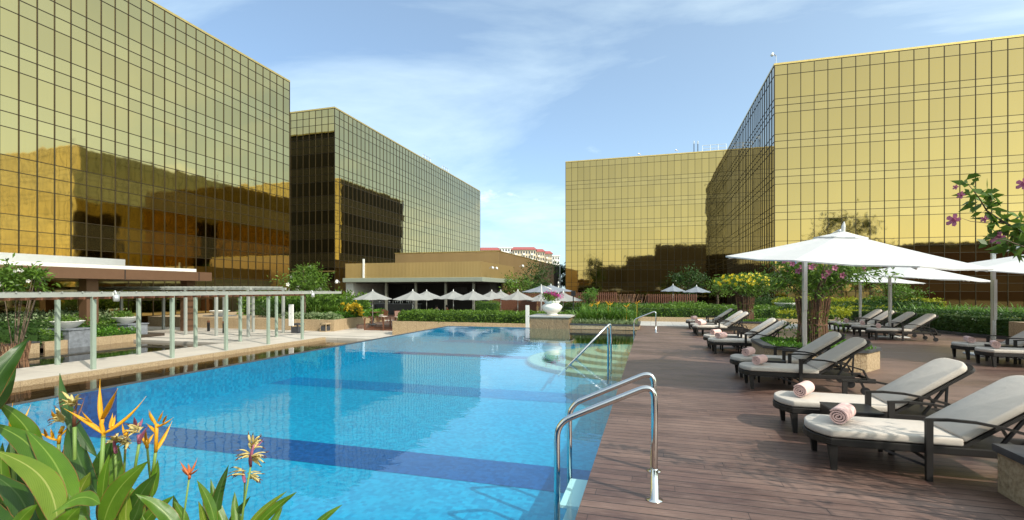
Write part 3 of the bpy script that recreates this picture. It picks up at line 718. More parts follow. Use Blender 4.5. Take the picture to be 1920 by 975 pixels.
def strap_plant(name, label, p, n, L, wd, mat='leaf_bright', spread=.5, group=None, cat='plant', flowers=0, fmat='f_orange', fh=.9, box=None):
    """many arching strap leaves; box=(hx,hy) spreads the bases"""
    r = empty(name, p, label, cat, group); hx, hy = box or (.12, .12); seg = 4
    allq = []
    for i in range(n):
        b = np.array([random.uniform(-hx, hx), random.uniform(-hy, hy), 0]); a = random.uniform(0, 2*math.pi)
        l = L*random.uniform(.6, 1.15); out = np.array([math.cos(a), math.sin(a), 0]); side = np.array([-out[1], out[0], 0])
        sp = spread*random.uniform(.5, 1.4); pts = []
        for k in range(seg+1):
            t = k/seg; ww = wd*(.6+.6*t)*(1-t**3)*.5+.002
            c = b+out*l*sp*t*(.4+.6*t)+np.array([0,0,l*(t-.45*sp*t*t*1.2)]); pts.append((c-side*ww, c+side*ww))
        for k in range(seg): allq.append([pts[k][0], pts[k][1], pts[k+1][1], pts[k+1][0]])
    me_o = quads('foliage', np.array(allq), M[mat], r)
    for k in range(flowers):
        x, y = random.uniform(-hx, hx), random.uniform(-hy, hy); h = fh*random.uniform(.85, 1.1)
        s = MB(); s.tube([(x,y,0),(x+.02,y,h)], .008, 4)
        for j in range(4):
            a = random.uniform(0, 6.28); s.tube([(x+.02,y,h-.02*j),(x+.02+.07*math.cos(a),y+.07*math.sin(a),h+.06-.03*j),(x+.02+.14*math.cos(a),y+.14*math.sin(a),h+.13-.04*j)], [.008,.014,.003], 5)
        s.build('flower', M[fmat], r)
    return r
def basket_shrub(p, label, hb, rb, rc, zc, hc, fl, fmat, n=2600, ls=.17, lower=0, group='flowering shrubs in cane baskets', open_=False):
    """flowering vine growing out of a tall waisted basket of canes"""
    r = empty('flowering_shrub', p, label, 'shrub', group)
    m = MB(); K = 58
    for k in range(K):
        a = 2*math.pi*k/K+random.uniform(-.04, .04); rr = rb*random.uniform(.94, 1.05)
        pts = [(rr*1.05*math.cos(a), rr*1.05*math.sin(a), 0), (rr*.9*math.cos(a+.04), rr*.9*math.sin(a+.04), hb*.5), (rr*1.12*math.cos(a+.05), rr*1.12*math.sin(a+.05), hb*random.uniform(.95, 1.04))]
        m.tube(pts, .0115, 4)
    for z in (hb*.18, hb*.45, hb*.72, hb*.93): m.tube([((rb*.95)*math.cos(2*math.pi*k/20), (rb*.95)*math.sin(2*math.pi*k/20), z) for k in range(21)], .016, 4)
    m.build('cane_basket', M['bamboo'], r)
    m = MB()
    for k in range(9):
        a = random.uniform(0, 6.28); q = (rc*.85*math.cos(a), rc*.85*math.sin(a), zc+random.uniform(-.2, .4)*hc)
        m.tube([(random.uniform(-.1,.1), random.uniform(-.1,.1), 0), (rb*.5*math.cos(a), rb*.5*math.sin(a), hb), q], [.03, .02, .008], 5)
    m.build('stem', M['bark'], r, smooth=True)
    P, CC, U = clumps((0, 0, zc), (rc, rc, hc), 26, n, .7, .24, False)
    V = leaf_quads(P, ls, ls*.32, .2, U*.6)
    if lower:
        Q = np.column_stack([rng.normal(0, rb*.9, lower), rng.normal(0, rb*.9, lower), rng.uniform(.0, hb*.8, lower)]); V = np.concatenate([V, leaf_quads(Q, ls*.9, ls*.25, -.3)])
    quads('crown', V, M['leaf'], r)
    for k in range(fl):
        a = random.uniform(0, 6.28) if k % 3 == 0 else random.uniform(math.pi*1.0, math.pi*2.0)
        t = random.uniform(.75, 1.05); e = random.uniform(-.35, .9)
        d = Vector((math.cos(a)*math.cos(e), math.sin(a)*math.cos(e), math.sin(e)))
        blossom((rc*t*d.x, rc*t*d.y, zc+hc*t*d.z), .13, fmat, r, nrm=d+Vector((0,-.4,.1)))
    return r

# ============================================================ POOL SURROUND
def planter_box(label, pts, z1, zb=0, cope=True, mat='granite', group=None, name='stone_planter', soil='grass', ins=.16, th=.06):
    cx_ = sum(p[0] for p in pts)/len(pts); cy2 = sum(p[1] for p in pts)/len(pts)
    r = empty(name, (cx_, cy2, zb), label, 'planter', group)
    q = [(x-cx_, y-cy2) for x, y in pts]; sc = lambda k: [(x*(1+k), y*(1+k)) for x, y in q]
    R_ = sum(math.hypot(*a) for a in q)/len(q)
    MB().prism(q, 0, z1-zb-(th if cope else 0)).build('wall', M[mat], r)
    if cope:
        m = MB(); o = sc(.03/R_); i_ = sc(-(ins*1.3)/R_); n = len(q); z0, zt = z1-zb-th+.002, z1-zb
        m.add([(x,y,z0) for x,y in o]+[(x,y,zt) for x,y in o]+[(x,y,zt) for x,y in i_]+[(x,y,z0) for x,y in i_],
              [f for k in range(n) for f in ((k,(k+1)%n,n+(k+1)%n,n+k),(n+k,n+(k+1)%n,2*n+(k+1)%n,2*n+k),(2*n+k,2*n+(k+1)%n,3*n+(k+1)%n,3*n+k))])
        m.build('coping', M['coping'], r)
    return r
# pedestal with the big urn
pd = empty('urn_pedestal', (-4.18, 21.0, -1.1), 'split stone pedestal with water running down it at the far end of the pool', 'pedestal')
L_(MB().box(-5.03, -3.33, 20.25, 21.8, -1.1, .46), 'block', M['wet_granite'], pd); L_(MB().box(-5.1, -3.25, 20.2, 21.85, .462, .52), 'cap', M['path'], pd)
ur = empty('urn', (-4.2, 20.95, .52), 'big round ivory urn on the stone pedestal at the pool end', 'urn')
MB().lathe([(.26,0),(.27,.03),(.22,.07),(.24,.10),(.38,.20),(.455,.33),(.45,.40),(.38,.46),(.315,.49),(.31,.53),(.37,.60),(.38,.62),(.36,.63),(.33,.60),(.30,.55)], n=48).build('body', M['ivory'], ur, smooth=True)
fb = empty('flower_bouquet', (-4.2, 20.95, 1.10), 'magenta bougainvillea and leaves growing out of the big ivory urn', 'flowers')
P, CC, U = clumps((0,0,.16), (.42,.36,.26), 12, 420, .6, .3, True); quads('foliage', leaf_quads(P, .10, .06, .2), M['leaf'], fb)
P, CC, U = clumps((0,0,.22), (.44,.36,.28), 10, 420, .75, .22, True); quads('bracts', leaf_quads(P, .06, .05, .2), M['f_magenta'], fb)
MB().tube([(0,0,0),(.1,0,.2),(.25,-.1,.35)], .01, 5).build('stem', M['bark'], fb)
planter_box('low stone planter right of the urn pedestal at the pool end', [(-3.32,20.4),(-.45,20.4),(-.45,22.7),(-3.32,22.7)], .20, -1.1, th=.05)
strap_plant('lily_bed', 'tall strap leaved heliconias with orange blooms behind the pale border right of the urn', (-1.9, 21.9, .16), 520, 1.0, .055, spread=.7, box=(1.35,.6), flowers=6, fh=.85, cat='plants')
strap_plant('spider_plant_border', 'pale striped border plants along the pool end right of the urn', (-1.9, 20.85, .16), 620, .38, .022, 'leaf_grey', 1.0, box=(1.38,.3), cat='plants')
# planter wall and hedge left of the pedestal
planter_box('long tan granite planter wall between the pool end and the bistro parasols', [(-15.3,26.4),(-4.2,26.4),(-4.2,28.5),(-15.3,28.5)], -.29, -1.15, cope=False)
hedge('clipped_hedge', 'long deep green hedge on the tan granite planter wall before the bistro parasols', (-15.0,-4.4,26.6,28.3), -.29, .22, 'leaf', .13, 330, wob=.08)
hedge('clipped_hedge', 'small square box hedge standing in front of the bistro parasols', (-10.9,-9.55,29.3,30.3), -.8, .82, 'leaf', .07, 420)
sg = empty('white_sign_post', (-6.2, 24.4, -1.15), 'slim blank white upright panel left of the urn pedestal', 'sign')
MB().box(-.09,.09,-.05,.05,0,1.98).build('panel', M['white'], sg)

# ============================================================ HANDRAILS
def handrail(label, pts, r=.023, flanges=()):
    """stainless tube with rounded bends through pts"""
    o = empty('pool_handrail', pts[0], label, 'handrail', 'stainless handrails of the pool'); P = [Vector(p)-Vector(pts[0]) for p in pts]
    path = [P[0]]
    for i in range(1, len(P)-1):
        a, b, c = P[i-1], P[i], P[i+1]; k = min(.13, (a-b).length*.45, (c-b).length*.45)
        s, e = b+(a-b).normalized()*k, b+(c-b).normalized()*k
        for t in [j/7 for j in range(8)]: path.append(s*(1-t)**2+b*2*t*(1-t)+e*t*t)
    path.append(P[-1])
    MB().tube(path, r, 16).build('rail', M['steel'], o, smooth=True); rl = kids_of[o.name][-1]
    for f in flanges:
        f = Vector(f)-Vector(pts[0]); MB().lathe([(.065,0),(.065,.006),(.032,.012),(.029,.24),(.0235,.25)], f, 20).build('base_flange', M['steel'], rl, smooth=True)
    return o
for y, lb in ((3.93, 'nearest of the two big steel handrails at the pool edge'), (4.56, 'second big steel handrail just behind the nearest one')):
    handrail(lb, [(.03, y, 0), (.03, y, .91), (-.745, y, .545), (-.745, y, -.63)], .025, [(.03, y, 0)])
ld = empty('pool_ladder_steps', (-.62, 4.25, -.63), 'white pool ladder treads between the two nearest handrails under water', 'ladder')
for k in range(3): MB().box(-.11, .06, -.29, .29, .06+k*.2, .085+k*.2).build('tread', M['white'], ld)
for y, lb in ((11.75, 'front rail of the sloping pair over the round pool steps'), (12.6, 'rear rail of the sloping pair over the round pool steps')):
    handrail(lb, [(-.98, y, -.62), (-.98, y, .80), (-1.95, y-1.3, -.25)], .024)
handrail('small far handrail where the deck meets the pool end', [(.2, 19.3, 0), (.2, 19.3, .83), (-.62, 19.3, .48), (-.62, 19.3, -.63)], .024, [(.2, 19.3, 0)])

# ============================================================ LOUNGERS
def make_lounger():
    r = empty('sun_lounger', (0,0,0), 'x', 'sun lounger', 'rattan sun loungers on the deck')
    W = .31
    fr = MB(); out = [(0+.10*(abs(t)**2), t*W) for t in (0,-.35,-.7,-.92,-1)]
    left = [(.0+.13*abs(t)**2.2, t*W) for t in (-1,-.8,-.5,-.2,0,.2,.5,.8,1)]
    fr.prism(left+[(1.62,W),(1.62,-W)][::1], .225, .295)
    fr.prism([(1.62,-W),(1.9,-W),(1.9,-W+.05),(1.62,-W+.05)], .19, .26); fr.prism([(1.62,W-.05),(1.9,W-.05),(1.9,W),(1.62,W)], .19, .26)
    fr.box(1.86,1.9,-W+.051,W-.051,.19,.24)
    fr.build('frame', M['wicker'], r, bevel=.008)
    for s in (-1, 1):
        MB().taper((.15, s*.275, .225), (.07,.06), (.165, s*.275, 0), (.042,.04)).build('leg', M['wicker'], r)
        MB().taper((.86, s*.338, 0), (.045,.036), (.86, s*.338, .52), (.052,.036)).build('leg', M['wicker'], r)
        a = MB(); pts = [(.835,.525),(1.0,.535),(1.2,.525),(1.4,.49),(1.58,.44),(1.72,.395)]
        for (x0,z0),(x1,z1) in zip(pts, pts[1:]): a.beam((x0-.004, s*.338, z0), (x1+.004, s*.338, z1), .036, .022)
        a.beam((1.715, s*.338, .40), (1.80, s*.325, .22), .028, .022)
        a.build('armrest', M['wicker'], r)
        MB().tube([(1.76, s*.30-.02, .065),(1.76, s*.30+.02, .065)], .062, 16).build('wheel', M['black'], r)
        MB().beam((.9, s*.30, .10),(.55, s*.30, .225),.02,.02).build('cross_brace', M['black'], r); k = MB().beam((1.70, s*.30, .20),(1.765, s*.30, .06),.02,.03); k.beam((.9, s*.30, .12),(.9, s*.30, .2),.02,.02) if False else k; k.build('brace', M['black'], r)
        MB().beam((1.38, s*.22, .24),(1.62, s*.24, .62),.025,.025).beam((1.60, s*.24, .22),(1.62, s*.24, .62),.02,.02).build('strut', M['black'], r)
    MB().beam((.88,-.31,.16),(.88,.31,.16),.02,.02).build('stretcher', M['black'], r)
    c = MB(); cl = [(.01+.13*abs(t)**2.2, t*(W-.005)) for t in (-1,-.8,-.5,-.2,0,.2,.5,.8,1)]
    c.prism(cl+[(1.13,W-.005),(1.13,-W+.005)], .300, .372); c.build('seat_cushion', M['cushion'], r, smooth=True, bevel=.018)
    # backrest
    bx, bz, ex, ez = 1.10, .30, 1.84, .82; t = Vector((ex-bx,0,ez-bz)).normalized(); nn = Vector((-t.z,0,t.x)); Lb = math.hypot(ex-bx, ez-bz)
    b = MB(); base = Vector((bx,0,bz))
    def slab(mb, w0, w1, l0, l1, h0, h1, rnd):
        arc = [R(q) for q in (0, 18, 36, 54, 72, 90)]
        prof = [(l0,-w0)]+[(l1-rnd+rnd*math.sin(q), -w1+(w1*.62)*(1-math.cos(q))) for q in arc]+[(l1-rnd+rnd*math.sin(q), w1-(w1*.62)*(1-math.cos(q))) for q in arc[::-1]]+[(l0,w0)]
        n = len(prof); vs = []
        for h in (h0, h1):
            for l, y in prof: q = base+t*l+nn*h; vs.append((q.x, y, q.z))
        mb.add(vs, [tuple(range(n))[::-1], tuple(range(n,2*n))]+[(i,(i+1)%n,n+(i+1)%n,n+i) for i in range(n)])
    slab(b, .30, .29, 0, Lb+.04, -.03, .0, .09); bf = b.build('backrest_frame', M['wicker'], r)
    b = MB(); slab(b, .30, .285, .05, Lb, .006, .074, .11); b.build('back_cushion', M['cushion'], bf, bevel=.018, smooth=True)
    return r
def make_towel():
    r = empty('rolled_towel', (0,0,0), 'x', 'towel', 'rolled pink towels on the loungers')
    m = MB(); turns, n = 3.3, 90; r0, r1, th, hl = .014, .086, .0125, .17
    for s in (0, 1):
        for i in range(n+1):
            a = 2*math.pi*turns*i/n; rr = r0+(r1-r0)*i/n+.0015*math.sin(a*2.3)
            y = hl*(1-.0) * (1 if s else -1) + (-.006 if s else .006)*(1-i/n)
            for q in (rr, rr-th*1.15): m.v.append((q*math.cos(a+.6), y, .086+q*math.sin(a+.6)*.96))
    o = 2*(n+1)
    for i in range(n):
        a, b, c, d = 2*i, 2*i+1, 2*i+2, 2*i+3
        m.f += [(a,c,c+o,a+o), (d,b,b+o,d+o), (a,b,d,c), (a+o,c+o,d+o,b+o)]
    e = 2*n; m.f += [(e,e+1,e+1+o,e+o)]
    m.build('roll', M['towel'], r, smooth=False); return r
lou = make_lounger(); tow = make_towel()
LT = [  # x of foot end, y, label
 (1.45, 5.32, 'nearest sun lounger, cut by the right edge beside the corner planter'),
 (1.44, 6.50, 'second nearest sun lounger, behind the small rattan table from the nearest one'),
 (1.46, 9.03, 'front sun lounger of the pair beside the octagonal planter with the mauve shrub'),
 (1.48, 10.13, 'rear sun lounger of the pair beside the octagonal planter with the mauve shrub'),
 (1.44, 13.55, 'front sun lounger of the third pair along the pool edge'),
 (1.44, 14.65, 'rear sun lounger of the third pair along the pool edge'),
 (1.44, 18.45, 'front sun lounger of the fourth pair, left of the yellow flowering shrub'),
 (1.44, 19.5, 'rear sun lounger of the fourth pair, left of the yellow flowering shrub'),
 (1.44, 21.75, 'farthest sun lounger on the pool side, by the pale path'),
 (6.92, 18.62, 'front sun lounger of the pair under the parasol before the curved hedge'),
 (6.98, 20.05, 'rear sun lounger of the pair under the parasol before the curved hedge'),
 (6.90, 21.3, 'front sun lounger of the back pair by the farthest parasol mast'),
 (6.95, 22.4, 'rear sun lounger of the back pair by the farthest parasol mast'),
 (6.88, 12.95, 'front sun lounger of the pair cut by the right edge beyond the open deck'),
 (7.02, 14.1, 'rear sun lounger of the pair cut by the right edge beyond the open deck')]
TW = ['near pink towel, on the nearest lounger', 'pink towel on the second nearest lounger', 'pink towel on the front lounger beside the octagonal planter', 'pink towel on the rear lounger beside the octagonal planter',
 'pink towel on the front lounger of the third pair', 'pink towel on the rear lounger of the third pair', 'pink towel on the front lounger of the fourth pair', 'pink towel on the rear lounger of the fourth pair',
 'pink towel on the farthest pool side lounger', 'pink towel on the front lounger before the curved hedge', 'pink towel on the rear lounger before the curved hedge', 'pink towel on the front lounger of the back pair',
 'pink towel on the rear lounger of the back pair', 'pink towel on the front lounger cut by the right edge', 'pink towel on the rear lounger cut by the right edge']
for i, (x, y, lb) in enumerate(LT):
    o = lou if i == 0 else copy_tree(lou); o.location = (x, y, 0); o['label'] = lb; o.rotation_euler.z = R(random.uniform(-1.2, 1.2)) if i else R(0)
    q = tow if i == 0 else copy_tree(tow); q.location = (x+.33, y+.02, .371); q['label'] = TW[i]; q.scale = (random.uniform(.94,1.04), random.uniform(.93,1.07), random.uniform(.92,1.02)); q.rotation_euler.z = R(-30 if i < 4 else (-38 if i < 9 else -20)+random.uniform(-6, 6))
def make_table():
    r = empty('side_table', (0,0,0), 'x', 'side table', 'small rattan tables between loungers')
    MB().box(-.23,.23,-.21,.21,.375,.395).build('tabletop', M['black'], r, bevel=.004)
    MB().box(-.225,.225,-.205,.205,.27,.374).build('apron', M['wicker'], r)
    for sx in (-1,1):
        for sy in (-1,1): MB().taper((sx*.2, sy*.18, 0), (.03,.03), (sx*.2, sy*.18, .27), (.045,.045)).build('leg', M['wicker'], r)
    return r
tb = make_table()
for i, (x, y, lb) in enumerate(((2.05, 5.92, 'rattan side table between the two nearest loungers'), (2.05, 9.6, 'rattan side table between the loungers by the octagonal planter'), (2.05, 14.1, 'rattan side table between the third pair of loungers'),
        (2.05, 18.98, 'rattan side table between the fourth pair of loungers'), (7.6, 19.35, 'rattan side table between the loungers before the curved hedge'), (7.6, 21.85, 'rattan side table between the back pair of loungers'), (7.65, 13.5, 'rattan side table between the loungers cut by the right edge'))):
    o = tb if i == 0 else copy_tree(tb); o.location = (x, y, 0); o['label'] = lb

# ============================================================ PARASOLS
def canopy(mb, R_, h, n=8, sag=.06, steps=5, vent=None, th=0):
    """tensioned octagonal tent: ridges straight, panels sagging between"""
    rings = []
    for s in range(steps+1):
        t = s/steps; ring = []
        for k in range(n*4):
            a = 2*math.pi*k/(n*4); fr = (k % 4)/4; w_ = 1-abs(2*fr-1)
            edge = math.cos(math.pi/n)/math.cos((a % (2*math.pi/n))-math.pi/n)
            z = h*(1-t)*(1-.12*t)+(-sag*w_*t*h*.9)
            rr = R_*t*(edge-.02*w_*t)
            ring.append((rr*math.cos(a), rr*math.sin(a), z))
        rings.append(ring)
    b = len(mb.v); m = n*4
    for ring in rings: mb.v += ring
    for s in range(steps):
        for k in range(m): mb.f.append((b+s*m+k, b+s*m+(k+1)%m, b+(s+1)*m+(k+1)%m, b+(s+1)*m+k))
    # valance hem
    b2 = len(mb.v); mb.v += [(x*.998, y*.998, z-.02) for x, y, z in rings[-1]]
    for k in range(m): mb.f.append((b+steps*m+k, b+steps*m+(k+1)%m, b2+(k+1)%m, b2+k))
def cantilever(label, mast, centre, ze, zp, R_, rz=0, tilt=(0, 0), plate=True, group='white cantilever parasols on the deck'):
    r = empty('cantilever_parasol', (mast[0], mast[1], mast[2]), label, 'parasol', group)
    zb = mast[2]; top = zp-zb+.02
    if plate: MB().prism([(-.45,-.35),(.45,-.35),(.45,.35),(-.45,.35)], .0, .035).build('base_plate', M['white'], r, bevel=.01)
    MB().box(-.04,.04,-.035,.035,.03,top-.05).build('mast', M['alu'], r, bevel=.008)
    MB().box(-.032,.032,-.09,-.036,.9,1.9).build('slider', M['alu'], r)
    c = Vector((centre[0]-mast[0], centre[1]-mast[1], 0))
    MB().tube([(0,0,top-.08), c*.35+Vector((0,0,top+.03)), c*.8+Vector((0,0,zp-zb-.0)), c+Vector((0,0,zp-zb+.03))], .032, 8).build('arm', M['alu'], r, smooth=True)
    cp = MB(); canopy(cp, R_, zp-ze, sag=.06)
    o = cp.build('canopy', M['canopy'], r, smooth=False); o.location = c+Vector((0,0,ze-zb)); o.rotation_euler = (tilt[0], tilt[1], rz)
    v = MB(); canopy(v, R_*.2, (zp-ze)*.22, steps=2); v.lathe([(.03,(zp-ze)*.2),(.028,(zp-ze)*.2+.09),(.008,(zp-ze)*.2+.16)], n=10)
    o2 = v.build('vent', M['canopy'], o); o2.location = (0,0,(zp-ze)*.84)
    for k in range(8):
        a = 2*math.pi*k/8; q = MB().beam((.05*math.cos(a), .05*math.sin(a), (zp-ze)*.93), (R_*.97*math.cos(a), R_*.97*math.sin(a), -.02), .018, .03)
        q.beam((.05*math.cos(a), .05*math.sin(a), (zp-ze)*.25-.05), (R_*.5*math.cos(a), R_*.5*math.sin(a), (zp-ze)*.42), .016, .02)
        o3 = q.build('rib', M['alu'], r); o3.location = o.location-Vector((0,0,.015)); o3.rotation_euler = o.rotation_euler
    h = MB().tube([(0,0,(zp-ze)*.93),(0,0,(zp-ze)*.1)], .035, 10).build('hub', M['alu'], r); h.location = o.location; h.rotation_euler = o.rotation_euler
    return r
cantilever('biggest white parasol, over the octagonal planter', (3.08, 11.3, .33), (2.98, 9.05), 2.12, 2.58, 1.80, R(10), (R(5.5), R(3.0)), plate=False)
cantilever('white parasol in the middle, in front of the farthest one', (8.0, 19.7, 0), (8.35, 19.1), 2.06, 2.50, 2.0, R(15), (R(3.5), R(3)))
cantilever('farthest white parasol, half hidden by the mauve shrub', (8.05, 22.3, 0), (8.7, 23.0), 1.98, 2.30, 1.75, R(5), (R(2), R(2)))
cantilever('white parasol cut by the right edge of the photo', (8.25, 14.9, 0), (9.1, 14.0), 2.02, 2.62, 2.3, R(20), (R(5), R(2)))

def market(label, x, y, zf, R_, ze, zp, mat='canopy_grey', group='grey parasols on the bistro terrace', rz=0.):
    r = empty('market_parasol', (x, y, zf), label, 'parasol', group, rz=rz)
    MB().tube([(0,0,0),(0,0,zp-zf-.03)], .028, 8).build('pole', M['alu'], r, smooth=True)
    c = MB(); canopy(c, R_, zp-ze, sag=.08); o = c.build('canopy', M[mat], r); o.location = (0,0,ze-zf)
    f = MB().lathe([(.04,0),(.05,.05),(.03,.10),(.015,.16)], n=10).build('finial', M['white'], r, smooth=True); f.location = (0,0,zp-zf-.02)
    v = MB(); canopy(v, R_*.18, (zp-ze)*.2, steps=2); v2 = v.build('vent', M[mat], o); v2.location = (0,0,(zp-ze)*.85)
    for k in range(8):
        a = 2*math.pi*k/8; q = MB().beam((0,0,(zp-ze)*.94),(R_*.97*math.cos(a),R_*.97*math.sin(a),-.02),.02,.02).build('rib', M['alu'], r); q.location = (0,0,ze-zf-.015)
    MB().lathe([(.28,0),(.28,.05),(.05,.08),(.04,.3)], n=16).build('base', M['darkgrey'], r)
    return r
# bistro row: photo x of the peak, depth, canopy half width
for px, d, R_, lb in ((699, 34.0, 1.42, 'leftmost grey parasol, before the dark bar counter'), (774, 32.6, 1.42, 'second grey parasol from the left on the bistro terrace'), (800, 37.5, 1.5, 'grey parasol just behind the second from the left'),
        (850, 36.5, 1.45, 'grey parasol in the middle, behind the square box hedge side'), (887, 33.0, 1.45, 'grey parasol over the square box hedge'), (922, 38.5, 1.3, 'small far grey parasol left of the boarded wall middle'),
        (939, 40.0, 1.3, 'farthest small grey parasol before the boarded wall'), (971, 33.0, 1.3, 'grey parasol before the boarded wall, left of the white sign post')):
    p = at(px, 546, d); market(lb, p.x, p.y, -.85, R_, p.z-.55, p.z, rz=random.uniform(-.2, .2))
for px, py, d, R_, lb in ((1016, 550, 33.0, 1.1, 'grey parasol left behind the urn'), (1056, 549, 32.0, 1.35, 'grey parasol right behind the urn by the black speaker')):
    p = at(px, py, d); market(lb, p.x, p.y, -.3, R_, p.z-.5, p.z)
for px, py, d, R_, lb in ((1015, 536, 40.0, 1.7, 'left blue grey parasol above the urn flowers'), (1033, 535, 42.0, 2.0, 'right blue grey parasol above the urn flowers'), (1262, 535, 42, 1.05, 'left blue grey parasol beyond the slatted fence'), (1306, 537, 43, 1.2, 'right blue grey parasol beyond the slatted fence')):
    p = at(px, py, d); market(lb, p.x, p.y, 0, R_, p.z-.5, p.z, 'canopy_blue', 'blue grey parasols beyond the slatted fence')
wm_ = at(1015, 534, 36); mm = empty('white_mast', (wm_.x, wm_.y, -.8), 'white bent mast standing before the blue grey parasols', 'mast')
MB().tube([(0,0,0),(0,0,wm_.z+.8),(.75,.1,wm_.z+.45)], .05, 8).build('pole', M['white'], mm)

# ============================================================ PERGOLAS
pg = empty('pergola', (-20, 17, ZT), 'long low pergola of pale green steel posts along the overflow basin', 'pergola')
ZB = 1.40
for x, ys in ((-18.85, (9.5, 12.15, 15.05, 17.65, 20.2, 22.7)), (-21.25, (9.9, 12.5, 15.45, 18.15, 20.8, 23.4))):
    for y in ys: L_(MB().box(x-.062, x+.062, y-.062, y+.062, ZT, ZB-.002), 'post', M['green_paint'], pg, bevel=.006)
for x in (-18.85, -21.25): L_(MB().box(x-.05, x+.05, 8.4, 26.2, ZB, ZB+.14), 'beam', M['beam_paint'], pg)
sl_ = MB(); bt = MB(); stud = MB()
for k in range(36):
    y = 8.5+k*.4; sl_.box(-21.45, -18.6, y, y+.04, ZB-.085, ZB-.004)
for k in range(60):
    y = 8.45+k*.3; stud.box(-18.78, -18.75, y, y+.03, ZB+.142, ZB+.19) if k % 2 else None; bt.box(-21.3, -18.95, y+.1, y+.14, ZB+.145, ZB+.17) if k % 4 == 0 else None
L_(sl_, 'rafter_slats', M['brown_wood'], pg); L_(bt, 'roof_battens', M['beam_paint'], pg); L_(stud, 'roof_studs', M['beam_paint'], pg)
p2 = empty('pergola', (-28, 24, ZT), 'taller cross pergola on grey posts leading to the hotel entrance', 'pergola')
for x in (-22.8, -25.2, -27.6, -33.0):
    for y in (22.9, 25.7): L_(MB().box(x-.07, x+.07, y-.07, y+.07, ZT, 1.63), 'post', M['beam_paint'], p2, bevel=.006)
for y in (22.9, 25.7): L_(MB().box(-36.6, -22.6, y-.06, y+.06, 1.632, 1.78), 'beam', M['beam_paint'], p2)
sl_ = MB()
for k in range(30): x = -36.4+k*.46; sl_.box(x, x+.05, 22.7, 25.9, 1.784, 1.84)
L_(sl_, 'roof_slats', M['beam_paint'], p2)
def spotlight(p, label):
    r = empty('spotlight', p, label, 'spotlight', 'white spotlights on the pergola')
    MB().tube([(0,0,.05),(0,0,.16),(.10,0,.22),(.16,0,.12)], .018, 6).build('arm', M['white'], r)
    MB().lathe([(.06,-.16),(.10,-.15),(.10,.0),(.07,.07),(.02,.10)], (.16,0,0), 16).build('lamp_housing', M['silver'], r, smooth=True)
    return r
spotlight((-18.78, 12.75, ZB-.02), 'near spotlight on the pergola beam, above the large post'); spotlight((-18.78, 23.3, ZB-.02), 'far spotlight near the bistro end of the pergola beam')

# ============================================================ FOUNTAINS, BOWLS, LEFT GARDEN
def fountain(px, d, py0, label, w_):
    p = at(px, 650, d); x, y = p.x, p.y; r = empty('fountain_pedestal', (x, y, -1.5), label, 'fountain', 'grey stone pedestals with white bowls')
    MB().box(-w_/2, w_/2, -.55, .55, 0, 1.11).build('block', M['grey_stone'], r, bevel=.01); MB().box(-w_/2-.05, w_/2+.05, -.6, .6, 1.112, 1.17).build('cap', M['grey_stone'], r)
    return r, x, y
def bowl(x, y, z, R_, label, plant=True, hgt=.36):
    r = empty('planter_bowl', (x, y, z), label, 'bowl', 'shallow white planter bowls')
    MB().lathe([(R_*.42,0),(R_*.45,.02),(R_*.62,hgt*.3),(R_*.86,hgt*.68),(R_*.97,hgt*.95),(R_,hgt),(R_*.96,hgt+.01),(R_*.9,hgt*.9)], n=40).build('shell', M['ivory'], r, smooth=True)
    if plant:
        P, CC, U = clumps((0,0,hgt), (R_*.75,R_*.7,.30), 14, 500, .6, .3, True); quads('foliage', leaf_quads(P, .16, .05, .5), M['leaf'], r)
    return r
f1, x1_, y1_ = fountain(127, 24.7, 645, 'left grey stone fountain pedestal with a spout in the pond', 2.0)
MB().box(-.25,.25,-.85,-.551,.72,.80).build('spout', M['coping'], f1)
MB().add([(-.16,-.83,.80),(.18,-.83,.80),(.22,-1.02,.62),(.24,-1.06,.24),(-.10,-1.06,.24),(-.14,-1.02,.62)], [(0,1,2,5),(5,2,3,4)]).build('falling_water', M['white'], f1)
bowl(x1_, y1_, -.33, .70, 'left white bowl with green plants on the fountain pedestal')
f2, x2_, y2_ = fountain(236, 28.3, 632, 'right grey stone pedestal beside the red flowers', 1.95)
bowl(x2_, y2_, -.33, .68, 'right white bowl with pink tinged plants on the grey pedestal')
f3, x3_, y3_ = fountain(412, 37.0, 620, 'distant grey stone pedestal behind the pergolas', 1.9)
bowl(x3_, y3_, -.33, .72, 'distant white bowl seen between the pergola posts', False)
struct('planting_bed', MB().box(-36.5,-28.0,4,19.5,-1.5,-.98).box(-36.5,-28.4,19.503,22.2,-1.5,-.99), M['soil'])
planter_box('low tan kerb wall edging the pond under the red flowers', [(-28.15,15.9),(-27.9,15.9),(-27.9,20.2),(-30.6,22.4),(-30.8,22.2),(-28.15,20.0)], -.86, -1.5, cope=False)
planter_box('tan granite planter wall at the far left edge by the basket shrub', [(-29.6,12.2),(-27.2,12.2),(-27.2,15.3),(-29.6,15.3)], -.75, -1.5, group=None)
hedge('croton_hedge', 'mottled green and cream shrub hedge behind the left fountain', (-34.5,-30.6,12,21.5), -1.0, .15, 'leaf_grey', .17, 130, cat='shrubs', wob=.15)
hedge('shrub_bed', 'dark leafy shrubs behind the far left planter wall', (-31.5,-27.9,11.5,15.7), -1.0, -.1, 'leaf_dark', .15, 150, cat='shrubs', wob=.15)
hedge('ground_cover', 'bright green ground cover with red flowers between the two fountain pedestals', (-30.6,-28.2,18.6,20.6), -1.0, -.62, 'grass', .12, 260, cat='ground cover', wob=.08, flowers=9, fmat='f_red')
hedge('ground_cover', 'low flowering plants left of the left fountain pedestal', (-30.5,-28.2,15.8,17.0), -1.0, -.5, 'leaf', .12, 240, cat='ground cover', wob=.1, flowers=6, fmat='f_red')
